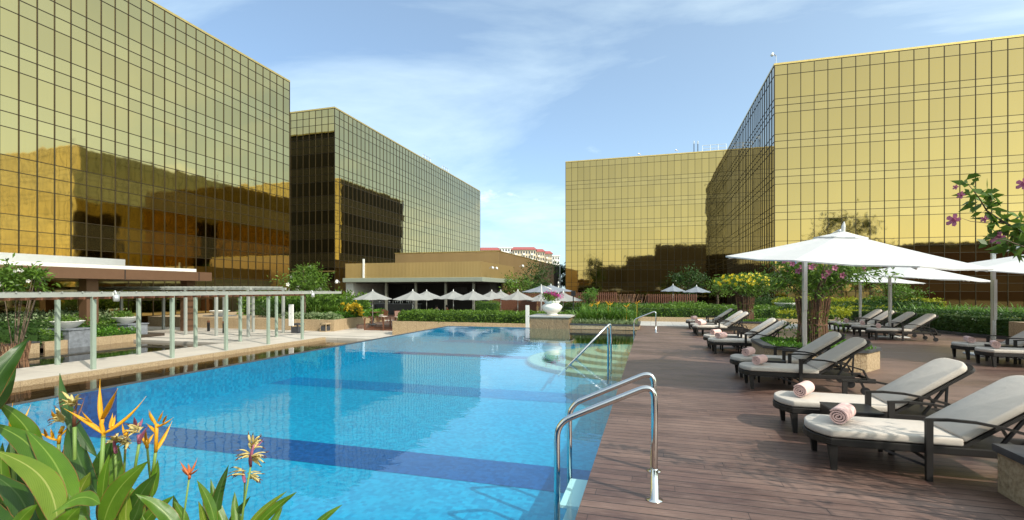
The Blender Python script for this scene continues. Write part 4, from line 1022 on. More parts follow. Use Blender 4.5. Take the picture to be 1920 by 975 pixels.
hedge('shrub_bed', 'leafy green shrubs with coral flowers right of the left fountain', (-31.4,-29.6,18.2,20.3), -1.0, -.25, 'leaf', .14, 200, cat='shrubs', wob=.18, flowers=8, fmat='f_red')
p = at(28, 680, 17.6); basket_shrub((p.x, p.y, -1.45), 'basket shrub with pale pink flowers cut by the left edge', 1.15, .38, .85, 3.45, .62, 16, 'f_white', 1700, .22)
# long planters at the back left
planter_box('long tan granite planter along the back of the terrace behind the pergolas', [(-37,27.6),(-20.4,27.6),(-21.6,36.0),(-37,36)], -.40, -1.15, cope=False)
hedge('shrub_bed', 'tall green shrubs at the back of the long planter behind the pergolas', (-31.5,-22.4,31.0,35.0), -.4, .95, 'leaf', .26, 60, cat='shrubs', wob=.3)
hedge('shrub_bed', 'pale grey green low plants along the front of the long planter', (-25.2,-20.8,28.0,29.0), -.4, -.12, 'leaf_grey', .16, 190, cat='shrubs', wob=.08)
hedge('shrub_bed', 'mid green low plants along the bistro side of the long planter', (-22.6,-21.0,29.1,35.5), -.4, -.1, 'grass', .16, 170, cat='shrubs', wob=.08)
tree('clipped_bush', 'round dark clipped bush in the long planter behind the pergola posts', (-27.2, 29.6, -.45), .12, (1.55,1.1,.62), 'leaf_dark', 60, 3200, .11, cat='bush', shell=.8, sd=.2)
strap_plant('palm_clump', 'tall arching palm leaves behind the round clipped bush', (-26.0, 31.2, -.2), 150, 1.9, .10, 'leaf_bright', .8, box=(1.6,.6), cat='plants')
strap_plant('palm_clump', 'arching green leaves below the white flowering tree', (-22.8, 30.2, -.3), 190, 1.5, .08, 'leaf', .8, box=(1.3,.5), cat='plants')
fr_ = at(571, 560, 34.0)
tree('frangipani_tree', 'round frangipani tree with white flowers over the pergola end', (fr_.x, fr_.y, -.4), 1.9, (1.5,1.4,1.0), 'leaf', 26, 2600, .26, cat='tree', flowers=16, fmat='f_white', fs=.26, asp=.3, tr=.09)
cr = at(658, 588, 36.0); hedge('croton_bush', 'bright yellow croton bush at the end of the long planter by the bistro', (cr.x-.7, cr.x+.7, cr.y-.4, cr.y+.4), -.25, .35, 'croton', .22, 170, cat='bush', wob=.14)
hd = empty('hotel_sign_post', at(546, 586, 30.6)[:], 'slim white upright sign panel standing by the granite bin', 'sign')
MB().box(-.16,.16,-.04,.04,-.85,.52).build('panel', M['white'], hd); 
for k in range(8): MB().box(-.03,.03,-.047,-.041,-.1+k*.055,-.07+k*.055).build('lettering', M['darkgrey'], hd) if k == 0 else None
def bin_(px, py, w_, h_, label, mat):
    p = onground(px, py, ZT); r = empty('litter_bin', (p.x, p.y, ZT), label, 'bin'); a = w_/2
    for sx in (-1,1):
        for sy in (-1,1): MB().box(sx*a-(.04 if sx>0 else 0), sx*a+(.04 if sx<0 else 0), sy*a-(.04 if sy>0 else 0), sy*a+(.04 if sy<0 else 0), 0, h_-.10).build('post', M[mat], r)
    MB().box(-a+.03,a-.03,-a+.03,a-.03,.05,h_*.62).build('liner', M['darkgrey'], r); MB().box(-a-.02,a+.02,-a-.02,a+.02,h_-.10,h_).build('top', M[mat], r, bevel=.01); MB().box(-a+.003,a-.003,-a+.003,a-.003,.0,.05).build('base', M[mat], r)
bin_(610, 621.5, .50, .58, 'pale granite litter bin before the long planter', 'granite'); bin_(558, 624, .55, .62, 'dark grey litter bin left of the pale granite one', 'darkgrey')
for i, (px, py, h_) in enumerate(((391, 621, .72), (420, 625, .78))):
    p = onground(px, py, ZT); r = empty('bollard', (p.x, p.y, ZT), ('left' if i == 0 else 'right')+' of two dark rusty bollard posts behind the pergola', 'bollard'); MB().box(-.06,.06,-.06,.06,0,h_-.13).build('post', M['black'], r); MB().box(-.062,.062,-.062,.062,h_-.128,h_).build('head', M['brown_wood'], r)
# little handrails at the bistro steps
for i, x in enumerate((-18.95, -17.5)):
    r = empty('step_handrail', (x, 29.0, ZT), ('left' if i == 0 else 'right')+' low brown handrail at the bistro steps', 'handrail')
    for y in (0, .9): MB().box(-.035,.035,y-.035,y+.035,0,.80).build('post', M['brown_wood'], r)
    MB().beam((0,-.05,.83),(0,.98,.86),.05,.04).build('rail', M['brown_wood'], r)

# ============================================================ BISTRO FURNITURE + PEOPLE
def chair(p, label, rz, group='bistro chairs', s=1., mat='brown_wood'):
    r = empty('dining_chair', p, label, 'chair', group, rz, s)
    MB().box(-.24,.24,-.23,.23,.42,.47).build('seat', M['cushion'], r, bevel=.01)
    for sx in (-1,1):
        MB().taper((sx*.21,-.2,0),(.04,.04),(sx*.21,-.2,.42),(.045,.045)).build('leg', M[mat], r); MB().taper((sx*.21,.24,0),(.04,.04),(sx*.21,.21,.418),(.045,.045)).build('leg', M[mat], r)
    MB().add([(-.23,.2,.47),(.23,.2,.47),(.23,.3,.88),(-.23,.3,.88),(-.23,.24,.47),(.23,.24,.47),(.23,.34,.88),(-.23,.34,.88)], [(0,1,2,3),(5,4,7,6),(1,5,6,2),(4,0,3,7),(3,2,6,7),(4,5,1,0)]).build('backrest', M[mat], r)
    return r
def table(p, label, s=.38, group='bistro tables'):
    r = empty('dining_table', p, label, 'table', group)
    MB().box(-s,s,-s,s,.71,.745).build('tabletop', M['brown_wood'], r); MB().tube([(0,0,.02),(0,0,.708)], .04, 8).build('pedestal', M['black'], r); MB().box(-.24,.24,-.24,.24,0,.02).build('base', M['black'], r)
t1 = onground(718, 604, -.85)
table((t1.x-1.2, t1.y+.6, -.85), 'dining table between the chairs left of the bistro hedge')
for i, (dx, dy, rz, lb) in enumerate(((0, 0, -20, 'brown wooden chair nearest the bistro steps'), (.9, .7, 200, 'brown wooden chair right of the nearest bistro table'), (-2.1, .8, 90, 'brown wooden chair left of the nearest bistro table'), (-1.2, 1.7, 0, 'brown wooden chair behind the nearest bistro table'))):
    chair((t1.x+dx, t1.y+dy, -.85), lb, R(rz))
for i, (px, d, lb) in enumerate(((748, 36, 'white draped chair seat far left above the long hedge'), (784, 35.5, 'chair above the long hedge under the second parasol'), (905, 34.5, 'chair above the long hedge right of the box hedge'), (925, 36, 'chair above the long hedge before the boarded wall'), (944, 34.8, 'rightmost chair but one above the long hedge'), (955, 36.2, 'rightmost chair above the long hedge'))):
    p = at(px, 590, d); chair((p.x, p.y, -.85), lb, random.uniform(0, 6.28))
for px, d, lb in ((765, 36, 'dining table under the second and third parasols'), (915, 35.4, 'dining table before the boarded wall'), (830, 37.2, 'dining table with the two seated guests')):
    p = at(px, 590, d); table((p.x, p.y, -.85), lb)
def seated_person(p, rz, label, cloth):
    r = empty('person', p, label, 'person', None, rz)
    V = [(0,0,.52),(0,-.02,.72),(0,0,.98),(0,-.01,1.07),(0,-.03,1.2),(-.16,0,.96),(-.22,-.06,.74),(-.15,-.28,.74),(.16,0,.96),(.22,-.06,.74),(.14,-.28,.74),(-.1,-.02,.5),(-.1,-.42,.5),(-.1,-.40,.08),(-.1,-.52,.03),(.1,-.02,.5),(.1,-.42,.5),(.1,-.40,.08),(.1,-.52,.03)]
    E = [(0,1),(1,2),(2,3),(3,4),(2,5),(5,6),(6,7),(2,8),(8,9),(9,10),(0,11),(11,12),(12,13),(13,14),(0,15),(15,16),(16,17),(17,18)]
    rad = [.14,.13,.13,.05,.10,.055,.045,.03,.055,.045,.03,.085,.065,.045,.035,.085,.065,.045,.035]
    def skinm(name, V, E, rad, mat):
        me = bpy.data.meshes.new(name); me.from_pydata(V, E, []); me.materials.append(M[mat]); o = link(name, me, r)
        o.modifiers.new('skin', 'SKIN'); sv = me.skin_vertices or me.attributes.new('skin', 'FLOAT', 'POINT')
        if not me.skin_vertices: return o
        for i, q in enumerate(rad): me.skin_vertices[0].data[i].radius = (q, q)
        me.skin_vertices[0].data[0].use_root = True
        s = o.modifiers.new('sub', 'SUBSURF'); s.levels = s.render_levels = 1; return o
    def with_layer(name, V, E, rad, mat):
        import bmesh
        me = bpy.data.meshes.new(name); bm = bmesh.new(); lay = bm.verts.layers.skin.verify(); vs = [bm.verts.new(v) for v in V]
        for a, b in E: bm.edges.new((vs[a], vs[b]))
        for v, q in zip(vs, rad): v[lay].radius = (q, q)
        vs[0][lay].use_root = True; bm.to_mesh(me); bm.free(); me.materials.append(M[mat]); o = link(name, me, r)
        o.modifiers.new('skin', 'SKIN'); s = o.modifiers.new('sub', 'SUBSURF'); s.levels = s.render_levels = 2; return o
    with_layer('body', V, E, rad, 'skin')
    with_layer('shirt', [V[i] for i in (0,1,2,5,6,8,9)], [(0,1),(1,2),(2,3),(3,4),(2,5),(5,6)], [.155,.15,.145,.075,.065,.075,.065], cloth)
    with_layer('trousers', [V[i] for i in (0,11,12,13,15,16,17)], [(0,1),(1,2),(2,3),(0,4),(4,5),(5,6)], [.15,.1,.078,.058,.1,.078,.058], 'black')
    h = MB(); h.lathe([(.02,1.31),(.07,1.30),(.105,1.24),(.108,1.19),(.09,1.15)], (0,0,0), 14).build('hair', M['hair'], r, smooth=True)
    m = MB()
    for s in (-1,1): m.box(s*.035-.012, s*.035+.012, -.135, -.12, 1.19, 1.203)
    m.build('eyes', M['black'], r); return r
for px, d, rz, lb, c_ in ((819, 37.2, R(60), 'seated guest in a white shirt under the bistro parasols', 'cloth_white'), (838, 37.4, R(-50), 'seated guest in a red shirt under the bistro parasols', 'cloth_red')):
    p = at(px, 590, d); seated_person((p.x, p.y, -.85), rz, lb, c_); chair((p.x, p.y, -.85), 'chair of the '+lb.replace(' under the bistro parasols', ''), rz)
bs = MB()
bt_ = empty('shelf_bottles', (-24.6, 43.5, .25), 'row of glass bottles standing on the bar counter', 'bottles')
for k in range(16): MB().lathe([(.04,0),(.04,.18),(.015,.24),(.015,.30)], (-2.1+k*.27+random.uniform(-.05,.05), random.uniform(-.25,.25), .001), 8).build('bottle', M['steel' if k % 3 else 'white'], bt_, smooth=True)

# ============================================================ RIGHT / BACK GARDEN
struct('garden_kerb', MB().box(-3.9, 16, 26.0, 26.24, -1.4, .22), M['granite'])
hedge('clipped_hedge', 'dark green clipped hedge behind the path at the end of the deck', (-3.6, 6.0, 26.4, 28.2), .05, .70, 'leaf', .12, 240, wob=.08)
hedge('clipped_hedge', 'lime green hedge behind the yellow flowering shrub', (6.1, 13.4, 26.6, 28.4), .05, .48, 'leaf_yellow', .12, 240, wob=.07)
hedge('clipped_hedge', 'far low olive hedge before the slatted fence', (-5.5, 11, 31.5, 33), .05, .5, 'leaf', .15, 120, wob=.1)
hedge('clipped_hedge', 'low dark hedge mass at the foot of the slatted fence', (-7.2, 3.4, 37.5, 39), .0, .45, 'leaf_dark', .16, 110, wob=.1)
def fence(x0, x1, y, z0, z1, label, name='slatted_fence'):
    r = empty(name, ((x0+x1)/2, y, z0), label, 'fence'); W = x1-x0; m = MB(); n = int(W/.16)
    for k in range(n): xx = -W/2+W*(k+.5)/n; m.box(xx-.045, xx+.045, -.02, .02, 0, z1-z0)
    m.build('slats', M['brown_wood'], r); MB().box(-W/2, W/2, .03, .07, .12, .2).box(-W/2, W/2, .03, .07, z1-z0-.2, z1-z0-.12).build('rails', M['brown_wood'], r)
    k = 0
    while k*2.4 <= W: MB().box(-W/2+k*2.4-.05, -W/2+k*2.4+.05, .08, .18, 0, z1-z0).build('post', M['brown_wood'], r); k += 1
fence(-7.6, -2.6, 40, 0, 1.42, 'red brown slatted fence left of the rattan screen'); fence(-.2, 3.5, 40, 0, 1.30, 'red brown slatted fence right of the rattan screen')
fence(-14.6, -7.9, 46, 0, 1.30, 'red brown slatted fence behind the bistro parasols')
rs = empty('rattan_screen', (-1.35, 38.2, .2), 'low screen of criss crossed orange canes with bench before the glass', 'screen'); m = MB()
for k in range(60): x = random.uniform(-1.15, 1.1); a = random.uniform(-.35, .35); m.tube([(x, random.uniform(-.1,.1), .45), (x+a, random.uniform(-.1,.1), 1.1)], .02, 4)
m.build('canes', M['bamboo'], rs); MB().box(-1.3,1.3,-.7,-.2,.2,.3).build('bench', M['white'], rs)
wb = at(1199, 578, 29.5); bowl(wb.x, wb.y, .45, .34, 'tiny white bowl over the hedge near the far handrail', False, .2)
sp_ = at(1075, 575, 26.0); r = empty('speaker', (sp_.x, sp_.y, .1), 'black speaker on a slim pole right of the urn', 'speaker'); MB().tube([(0,0,0),(0,0,1.2)], .03, 8).build('pole', M['black'], r); MB().box(-.11,.11,-.1,.1,1.2,1.48).build('cabinet', M['black'], r, bevel=.01); MB().lathe([(.2,0),(.18,.03),(.04,.05)], n=12).build('base', M['black'], r)
# trees (photo x, depth, crown centre height, radii)
TR = [(1105, 31, 1.28, (.62,.6,.5), 'leaf_bright', 900, .13, 'small bright round tree before the left slatted fence', .5),
 (950, 50, 2.2, (2.2,2,1.6), 'leaf', 1900, .28, 'bushy green tree left of the hall wall above the parasols', 1.2),
 (985, 54, 2.0, (1.6,1.6,1.3), 'leaf_dark', 1300, .28, 'lower dark tree between the two green trees by the hall', 1.2),
 (1015, 56, 3.0, (1.8,1.7,1.9), 'leaf_dark', 1700, .28, 'taller dark green tree against the dark part of the hall', 1.6),
 (1052, 95, 4.3, (1.9,1.8,2.2), 'leaf_dark', 3200, .38, 'distant bluish tree at the corner of the far glass block', 2.5),
 (1287, 47, 2.5, (1.9,1.7,1.3), 'leaf_dark', 1500, .25, 'dark bushy tree behind the blue grey parasols', 1.2),
 (1425, 40, 2.0, (1.5,1.3,.9), 'leaf_dark', 900, .22, 'dark tree behind the yellow flowering shrub', 1.2),
 (1676, 25.5, 1.45, (1.05,.9,.75), 'leaf', 1500, .14, 'small airy tree above the box hedge under the middle parasol', .7),
 (1345, 45, 1.9, (1.3,1.2,.8), 'leaf', 800, .2, 'low tree left of the yellow flowering shrub in the distance', .9)]
for px, d, zc, rad, mt, n, sz, lb, th in TR:
    p = at(px, 540, d); tree('garden_tree', lb, (p.x, p.y, 0), max(.2, zc-rad[2]*.75), rad, mt, 20, n, sz, tr=.07 if d < 40 else .12)
for px, d, w_, z0, z1, mt, lb in ((1672, 25.2, 3.0, .3, .95, 'leaf_dark', 'boxy dark clipped hedge below the small airy tree'), (1618, 24.6, 2.6, .05, .62, 'leaf_yellow', 'rounded lime green hedge before the dark clipped one'), (1540, 28, 4.0, .05, .6, 'leaf_dark', 'low dark green mound right of the mauve shrub'),
        (1470, 36, 5, .05, .9, 'leaf_dark', 'dark hedge behind the white bowl'), (1600, 31, 9, .05, .95, 'leaf_yellow', 'long yellow flecked hedge close to the right glass wall'), (1290, 34, 2.5, .05, .6, 'leaf', 'trimmed hedge block beyond the pool deck near the fence end')):
    p = at(px, 570, d); hedge('clipped_hedge', lb, (p.x-w_/2, p.x+w_/2, p.y-.7, p.y+.7), z0, z1, mt, .13, 200, wob=.1)
hedge('clipped_hedge', 'thin lime green strip hedge along the path behind the back loungers', (8.8, 16, 26.3, 26.8), .05, .42, 'leaf_yellow', .10, 260, wob=.05)
wb = at(1473, 575, 29.0); bowl(wb.x, wb.y, .42, .62, 'white bowl with leafy plant between the two basket shrubs', True, .42)
MB_ = empty('bowl_stand', (wb.x, wb.y, .08), 'dark low stand under the white bowl', 'stand'); MB().box(-.35,.35,-.35,.35,0,.335).build('block', M['grey_stone'], MB_)
bk = at(1425, 585, 25.0); r = empty('information_board', (bk.x, bk.y, .0), 'small white framed board beside the yellow flowering shrub', 'board'); MB().box(-.28,.28,-.02,.02,.10,.62).build('frame', M['white'], r); MB().box(-.23,.23,-.028,-.021,.15,.57).build('panel', M['grey_stone'], r)
# curved dark hedge at the right
cp = [(8.9,25.6),(9.9,24.2),(10.6,22.6),(10.9,21.0),(11.5,19.7),(12.8,18.7),(15,17.9),(19,17.2)]
struct('hedge_bed', MB().prism([(x-.12,y-.1) for x,y in cp]+[(24,17),(24,27),(9.2,27)], -.5, .10), M['coping'])
r = empty('curved_hedge', (12, 21, .05), 'long dark clipped hedge curving round the right side of the deck', 'hedge'); PP = []; NN = []; cm = MB()
for (x0, y0), (x1, y1) in zip(cp, cp[1:]):
    L = math.hypot(x1-x0, y1-y0); t = np.array([(x1-x0)/L, (y1-y0)/L]); nn_ = np.array([t[1], -t[0]])
    if nn_[0]*1+nn_[1]*1 > 0 and y1 < y0 and nn_[1] > 0: nn_ = -nn_
    nn_ = np.array([-abs(nn_[0]), -abs(nn_[1])])
    for f, dens in (('s', 420), ('t', 420)):
        n = int(L*(.72 if f == 's' else 1.3)*dens); s_ = rng.uniform(0, L, n)
        base = np.array([x0, y0])+t*s_[:, None]
        if f == 's': q = np.column_stack([base+nn_*rng.normal(0, .03, n)[:, None], rng.uniform(0, .70, n)]); no = np.tile([nn_[0], nn_[1], 0], (n, 1))
        else: q = np.column_stack([base-nn_*rng.uniform(0, 1.3, n)[:, None], .70+rng.normal(0, .03, n)]); no = np.tile([0, 0, 1.], (n, 1))
        PP.append(q); NN.append(no)
    a = np.array([x0, y0])-nn_*.06; b = np.array([x1, y1])-nn_*.06; c_ = b-nn_*1.2; d_ = a-nn_*1.2
    cm.prism([tuple(a), tuple(b), tuple(c_), tuple(d_)], .04, .66)
PP = np.concatenate(PP); NN = np.concatenate(NN).astype(float); PP[:, 2] += .06; o = np.array([12, 21, .05])
quads('foliage', leaf_quads(PP-o, .085, .05, .1, NN, .8), M['leaf_dark'], r); local(cm, r).build('inner_growth', M['leaf_dark'], r)
for px, d, n, hw, lb in ((1740, 21.5, 110, 1.3, 'leafy border plants left on top of the curved hedge'), (1820, 19.5, 260, 1.9, 'strap leaved lilies behind the middle of the curved hedge'), (1900, 18.6, 200, 1.5, 'strap leaved lilies at the right end of the curved hedge')):
    p = at(px, 580, d); strap_plant('lily_bed', lb, (p.x+.8, p.y+1.4, .5), n, .72, .05, 'leaf_bright', .8, box=(hw, .7), cat='plants')
p = at(1917, 600, 14.5); bx_ = empty('granite_block', (p.x+.5, p.y, 0), 'tan granite block with grey panel at the right edge below the brown post', 'block'); MB().box(-.6,.6,-.4,.4,0,.66).build('block', M['granite'], bx_); MB().box(-.45,.45,-.42,-.401,.1,.62).build('panel', M['grey_stone'], bx_)
r = empty('timber_post', (p.x+.36, p.y, .662), 'brown timber post at the right edge behind the last parasol', 'post'); MB().box(-.08,.08,-.08,.08,0,.75).build('sleeve', M['black'], r); MB().box(-.075,.075,-.075,.075,.752,1.65).build('post', M['brown_wood'], r)
# planters of the deck
P1 = [(2.38,11.55),(2.85,11.0),(4.15,11.15),(4.6,11.75),(4.6,12.9),(4.1,13.4),(2.9,13.4),(2.38,12.9)]
planter_box('octagonal granite planter with dark coping under the mauve flowering shrub', P1, .44, 0)
P2 = [(2.7,20.9),(3.1,20.5),(4.3,20.5),(4.8,21.0),(4.8,22.3),(2.7,22.3)]
planter_box('low granite planter under the yellow flowering shrub', P2, .40, 0)
P0 = [(2.72,3.0),(2.72,4.86),(4.4,4.86),(4.8,4.4),(4.8,3.0)]
planter_box('granite corner planter with dark coping cut by the lower right edge', P0[::-1], .39, 0)
def bed(name, label, pts, z, n, size=.10):
    xs = [q[0] for q in pts]; ys = [q[1] for q in pts]; cx_, cy2 = sum(xs)/len(xs), sum(ys)/len(ys); r = empty(name, (cx_, cy2, z), label, 'ground cover')
    q = np.column_stack([rng.uniform(min(xs)+.2, max(xs)-.2, n)-cx_, rng.uniform(min(ys)+.2, max(ys)-.2, n)-cy2, rng.uniform(-.02, .03, n)])
    k = (np.abs(q[:, 0])+np.abs(q[:, 1])) < (max(xs)-min(xs))*.78
    MB().prism([((x-cx_)*.9, (y-cy2)*.9) for x, y in pts], -.12, -.02).build('soil', M['soil'], r); quads('foliage', leaf_quads(q[k], size, size*.35, 1.2), M['grass'], r)
bed('ferns', 'bright green ground cover filling the octagonal planter', P1, .42, 2600); bed('ferns', 'bright green ground cover filling the low planter of the yellow shrub', P2, .38, 2000); bed('ferns', 'ground cover in the corner planter at the lower right', P0[::-1], .36, 900)
basket_shrub((3.5, 12.25, .40), 'mauve flowering shrub in a tall cane basket in the octagonal planter', 1.05, .30, 1.02, 1.66, .46, 24, 'f_pink', 3600, .13, lower=420)
basket_shrub((3.72, 21.5, .36), 'yellow flowering shrub in a cane basket at the end of the deck', 1.0, .31, 1.12, 1.58, .42, 60, 'f_yellow', 3000, .16, lower=120)
sh0 = basket_shrub((3.75, 3.75, .35), 'big mauve flowering shrub reaching in from beyond the right edge', 1.1, .32, .65, 1.9, .4, 3, 'f_pink', 420, .13)
# its branch that enters at the upper right
def branch(pts, r0, n, size, spread):
    m = MB().tube(pts, [r0*(1-.8*i/(len(pts)-1)) for i in range(len(pts))], 6); m.v = [tuple(Vector(v)-sh0.location) for v in m.v]; br_ = m.build('branch', M['bark'], sh0, smooth=True)
    pp = [Vector(p) for p in pts]; Q = []
    for k in range(n):
        t = random.random()**.7*(len(pp)-1); i = min(int(t), len(pp)-2); Q.append(tuple(pp[i].lerp(pp[i+1], t-i)-sh0.location+Vector([random.gauss(0, spread) for _ in range(3)])))
    SPR.append(leaf_quads(np.array(Q), size, size*.42, .1))
D0 = 3.1; SPR = []
branch([at(1990, 470, D0), at(1925, 440, D0+.05), at(1880, 415, D0+.1), at(1850, 395, D0+.15), at(1835, 370, D0+.15), at(1815, 345, D0+.1)], .010, 75, .095, .028)
branch([at(1990, 500, D0), at(1940, 460, D0), at(1890, 440, D0+.1), at(1868, 432, D0+.1)], .010, 70, .10, .045)
branch([at(1990, 500, D0), at(1940, 470, D0), at(1885, 450, D0-.05), at(1842, 443, D0-.1)], .006, 6, .08, .01)
branch([at(1880, 417, D0+.1), at(1850, 418, D0+.1), at(1820, 415, D0+.1), at(1800, 408, D0+.1)], .004, 3, .05, .01)
quads('crown', np.concatenate(SPR), M['leaf'], sh0)
for px, py, s_ in ((1788, 413, .085), (1846, 411, .045), (1871, 446, .085), (1802, 366, .05), (1792, 351, .035), (1919, 345, .08)):
    q = at(px, py, D0+.08)-sh0.location; blossom(q, s_, 'f_pink', sh0, nrm=(-.6, -.4, .1))
# trees behind the camera, mirrored in the glass
for i, (x, y, h, rad, lb) in enumerate(((43, -20, 9, (8,7,6), 'big domed tree behind the viewer mirrored in the right glass block'), (-22, -30, 5, (4,4,6), 'tall tree behind the viewer mirrored at the left of the far block'),
        (24, -13, 2.5, (6,3,3.2), 'left tree of the low row behind the viewer'), (34, -12, 2.5, (6.5,3,3.4), 'second tree of the low row behind the viewer'), (44, -11, 3, (6.5,3,3.4), 'third tree of the low row behind the viewer'), (12, -30, 3, (7,4,3), 'tree behind the viewer nearest the rear wing'))):
    tree('mirrored_tree', lb, (x, y, -1), h, rad, 'leaf_dark', 26, 1500, .9, tr=.3)
for k, (x, y) in enumerate(((9, -6), (14, -6.5), (19, -6), (25, -6.5))):
    tree('mirrored_shrub', ('first','second','third','fourth')[k]+' shrub of the row on the deck behind the viewer', (x, y, 0), .5, (2.4,1.5,1.5), 'leaf_dark', 18, 900, .35, cat='shrub')

# ============================================================ FOREGROUND HELICONIAS
DEFD = 1.25
struct('front_bed', MB().box(-4.2, -.62, .75, 1.85, .003, .30), M['soil'])
def blade(px0, px1, w_px, mat='blade', d0=None, d1=None, bend=.12, fold=.35, twist=0., parent=None, curl=0.):
    """lance leaf from base pixel to tip pixel at the given depths"""
    d0 = d0 or DEFD; d1 = d1 or d0
    A, B = at(*px0, d0), at(*px1, d1); T = B-A; L = T.length; t = T.normalized()
    view = (A+B)/2-Vector((0,0,H_CAM)); view.normalize()
    side = t.cross(view).normalized(); nrm = side.cross(t).normalized()      # towards the viewer
    side = (Matrix.Rotation(twist, 3, t) @ side); nrm = (Matrix.Rotation(twist, 3, t) @ nrm)
    W = .74*w_px/900*((d0+d1)/2); n = 16; K = 7; m = MB(); m.uv = []
    org = parent.location if parent else Vector()
    ph = random.uniform(0, 6)
    for i in range(n+1):
        s = i/n; prof = (math.sin(math.pi*min(1, s*1.02)**.8)**.75 if s < .999 else 0); wd = W/2*max(.02, prof)*(1 if s > .1 else .35+6.5*s)
        c = A+T*s+side*(bend*L*math.sin(math.pi*s))+nrm*(curl*L*s*s)
        for k in range(K):
            u = k/(K-1)*2-1
            wav = .05*W*math.sin(s*16+ph+u*1.5)*abs(u)
            q = c+side*u*wd+nrm*((abs(u)**1.3)*wd*fold*.9-wav)
            m.v.append(tuple(q-org)); m.uv.append((k/(K-1), s*.35))
    for i in range(n):
        for k in range(K-1): m.f.append((i*K+k, i*K+k+1, (i+1)*K+k+1, (i+1)*K+k))
    return m.build('leaf', M[mat], parent, smooth=True)
def stalk(pts, d, r, parent, mat='stem', name='stem'):
    P_ = [at(*q, d)-parent.location for q in pts]; return MB().tube(P_, r, 8).build(name, M[mat], parent, smooth=True)
def bracts(spine, brs, d, parent, mat='f_orange', name='flower', wpx=10, tipc=None):
    """flower head: zigzag spine plus tapering boat bracts (base, mid, tip pixels)"""
    m = MB(); org = parent.location
    if len(spine) > 1: m.tube([at(*q, d)-org for q in spine], [.0045]*len(spine), 7)
    for b in brs:
        (a, c, t) = b[:3]; w_ = .82*(b[3] if len(b) > 3 else wpx)/900*d; dd = random.uniform(-.03, .03)
        A, C, T = at(*a, d)-org, at(*c, d+dd)-org, at(*t, d+2*dd)-org; pts = []; rs = []
        for i in range(11):
            s = i/10; pts.append(A*(1-s)**2+C*2*s*(1-s)+T*s*s); rs.append(w_*.5*max(.07, (math.sin(math.pi*min(1, s*.78+.22)))**.9*(1-s**3*.8)))
        m.tube(pts, rs, 8, flat=.55)
    return m.build(name, M[mat], parent, smooth=True)
def florets(cx_, cy2, n, d, parent, rpx=26, mat='f_pale', ang=(20, 200), wpx=6, name='flower'):
    """spray of narrow florets with withered brown tips"""
    m = MB(); tp = MB(); org = parent.location
    for k in range(n):
        a = R(random.uniform(*ang)); l = rpx*random.uniform(.6, 1.1); ox, oy = random.uniform(-4, 4), random.uniform(-5, 5)
        A = (cx_+ox, cy2+oy); C = (A[0]+l*.5*math.cos(a)-l*.1*math.sin(a), A[1]-l*.55*math.sin(a)-3); T = (A[0]+l*math.cos(a), A[1]-l*.9*math.sin(a)+2); dd = random.uniform(-.03, .03)
        w_ = wpx/900*d; pa, pc, pt = at(*A, d)-org, at(*C, d+dd)-org, at(*T, d+dd*2)-org
        pts = [pa*(1-s)**2+pc*2*s*(1-s)+pt*s*s for s in [i/6 for i in range(7)]]
        m.tube(pts, [w_*.5*q for q in (.35,.7,1,1,.8,.5,.3)], 6, flat=.5)
        if random.random() < .97:
            e = (pts[-1]-pts[-2]).normalized(); tp.tube([pts[-1]-e*.002, pts[-1]+e*.010+Vector((0,0,random.uniform(-.006,.004)))], [w_*.2, .0006], 5)
    nf = len(m.f); m.add(tp.v, tp.f); f = m.build(name, M[mat], parent, smooth=True); f.data.materials.append(M['f_brown'])
    f.data.polygons.foreach_set('material_index', np.array([0]*nf+[1]*(len(m.f)-nf), dtype=np.int32)); return f
def heliconia(px, d, label):
    b = at(px, 980, d); r = empty('heliconia', (b.x, b.y, .25), label, 'plant', 'heliconias in the foreground bed'); return r
# --- plant A: far left
A_ = heliconia(-10, 1.15, 'heliconia cut by the lower left corner with two slim golden bracts')
blade((-45,790), (56,632), 52, 'blade_d', 1.0, 1.1, .05, .3, .3, A_)
blade((-50,800), (30,690), 34, 'blade_d', 1.12, 1.15, -.05, .3, -.2, A_)
blade((72,880), (-6,752), 44, 'blade', 1.2, 1.15, -.10, .3, .2, A_)
blade((85,925), (-20,792), 56, 'blade', 1.1, 1.15, -.12, .3, -.1, A_)
blade((110,990), (-15,842), 60, 'blade_y', 1.0, 1.05, -.12, .35, .1, A_)
blade((60,1010), (-30,880), 56, 'blade_d', 1.1, 1.15, -.1, .3, .2, A_)
blade((10,1000), (30,850), 48, 'blade_d', 1.3, 1.3, .08, .3, .4, A_)
blade((40,1020), (-20,930), 60, 'blade_d', 1.05, 1.1, .08, .3, 0, A_)
blade((60,960), (24,815), 40, 'blade_d', 1.35, 1.35, .08, .3, 0, A_)
stalk([(30,990),(26,880),(21,815)], 1.28, .0045, A_)
bracts([(21,818),(22,800)], [((21,816),(18,790),(24,755),8), ((30,812),(46,788),(58,758),8), ((21,812),(26,800),(30,795),6)], 1.28, A_)
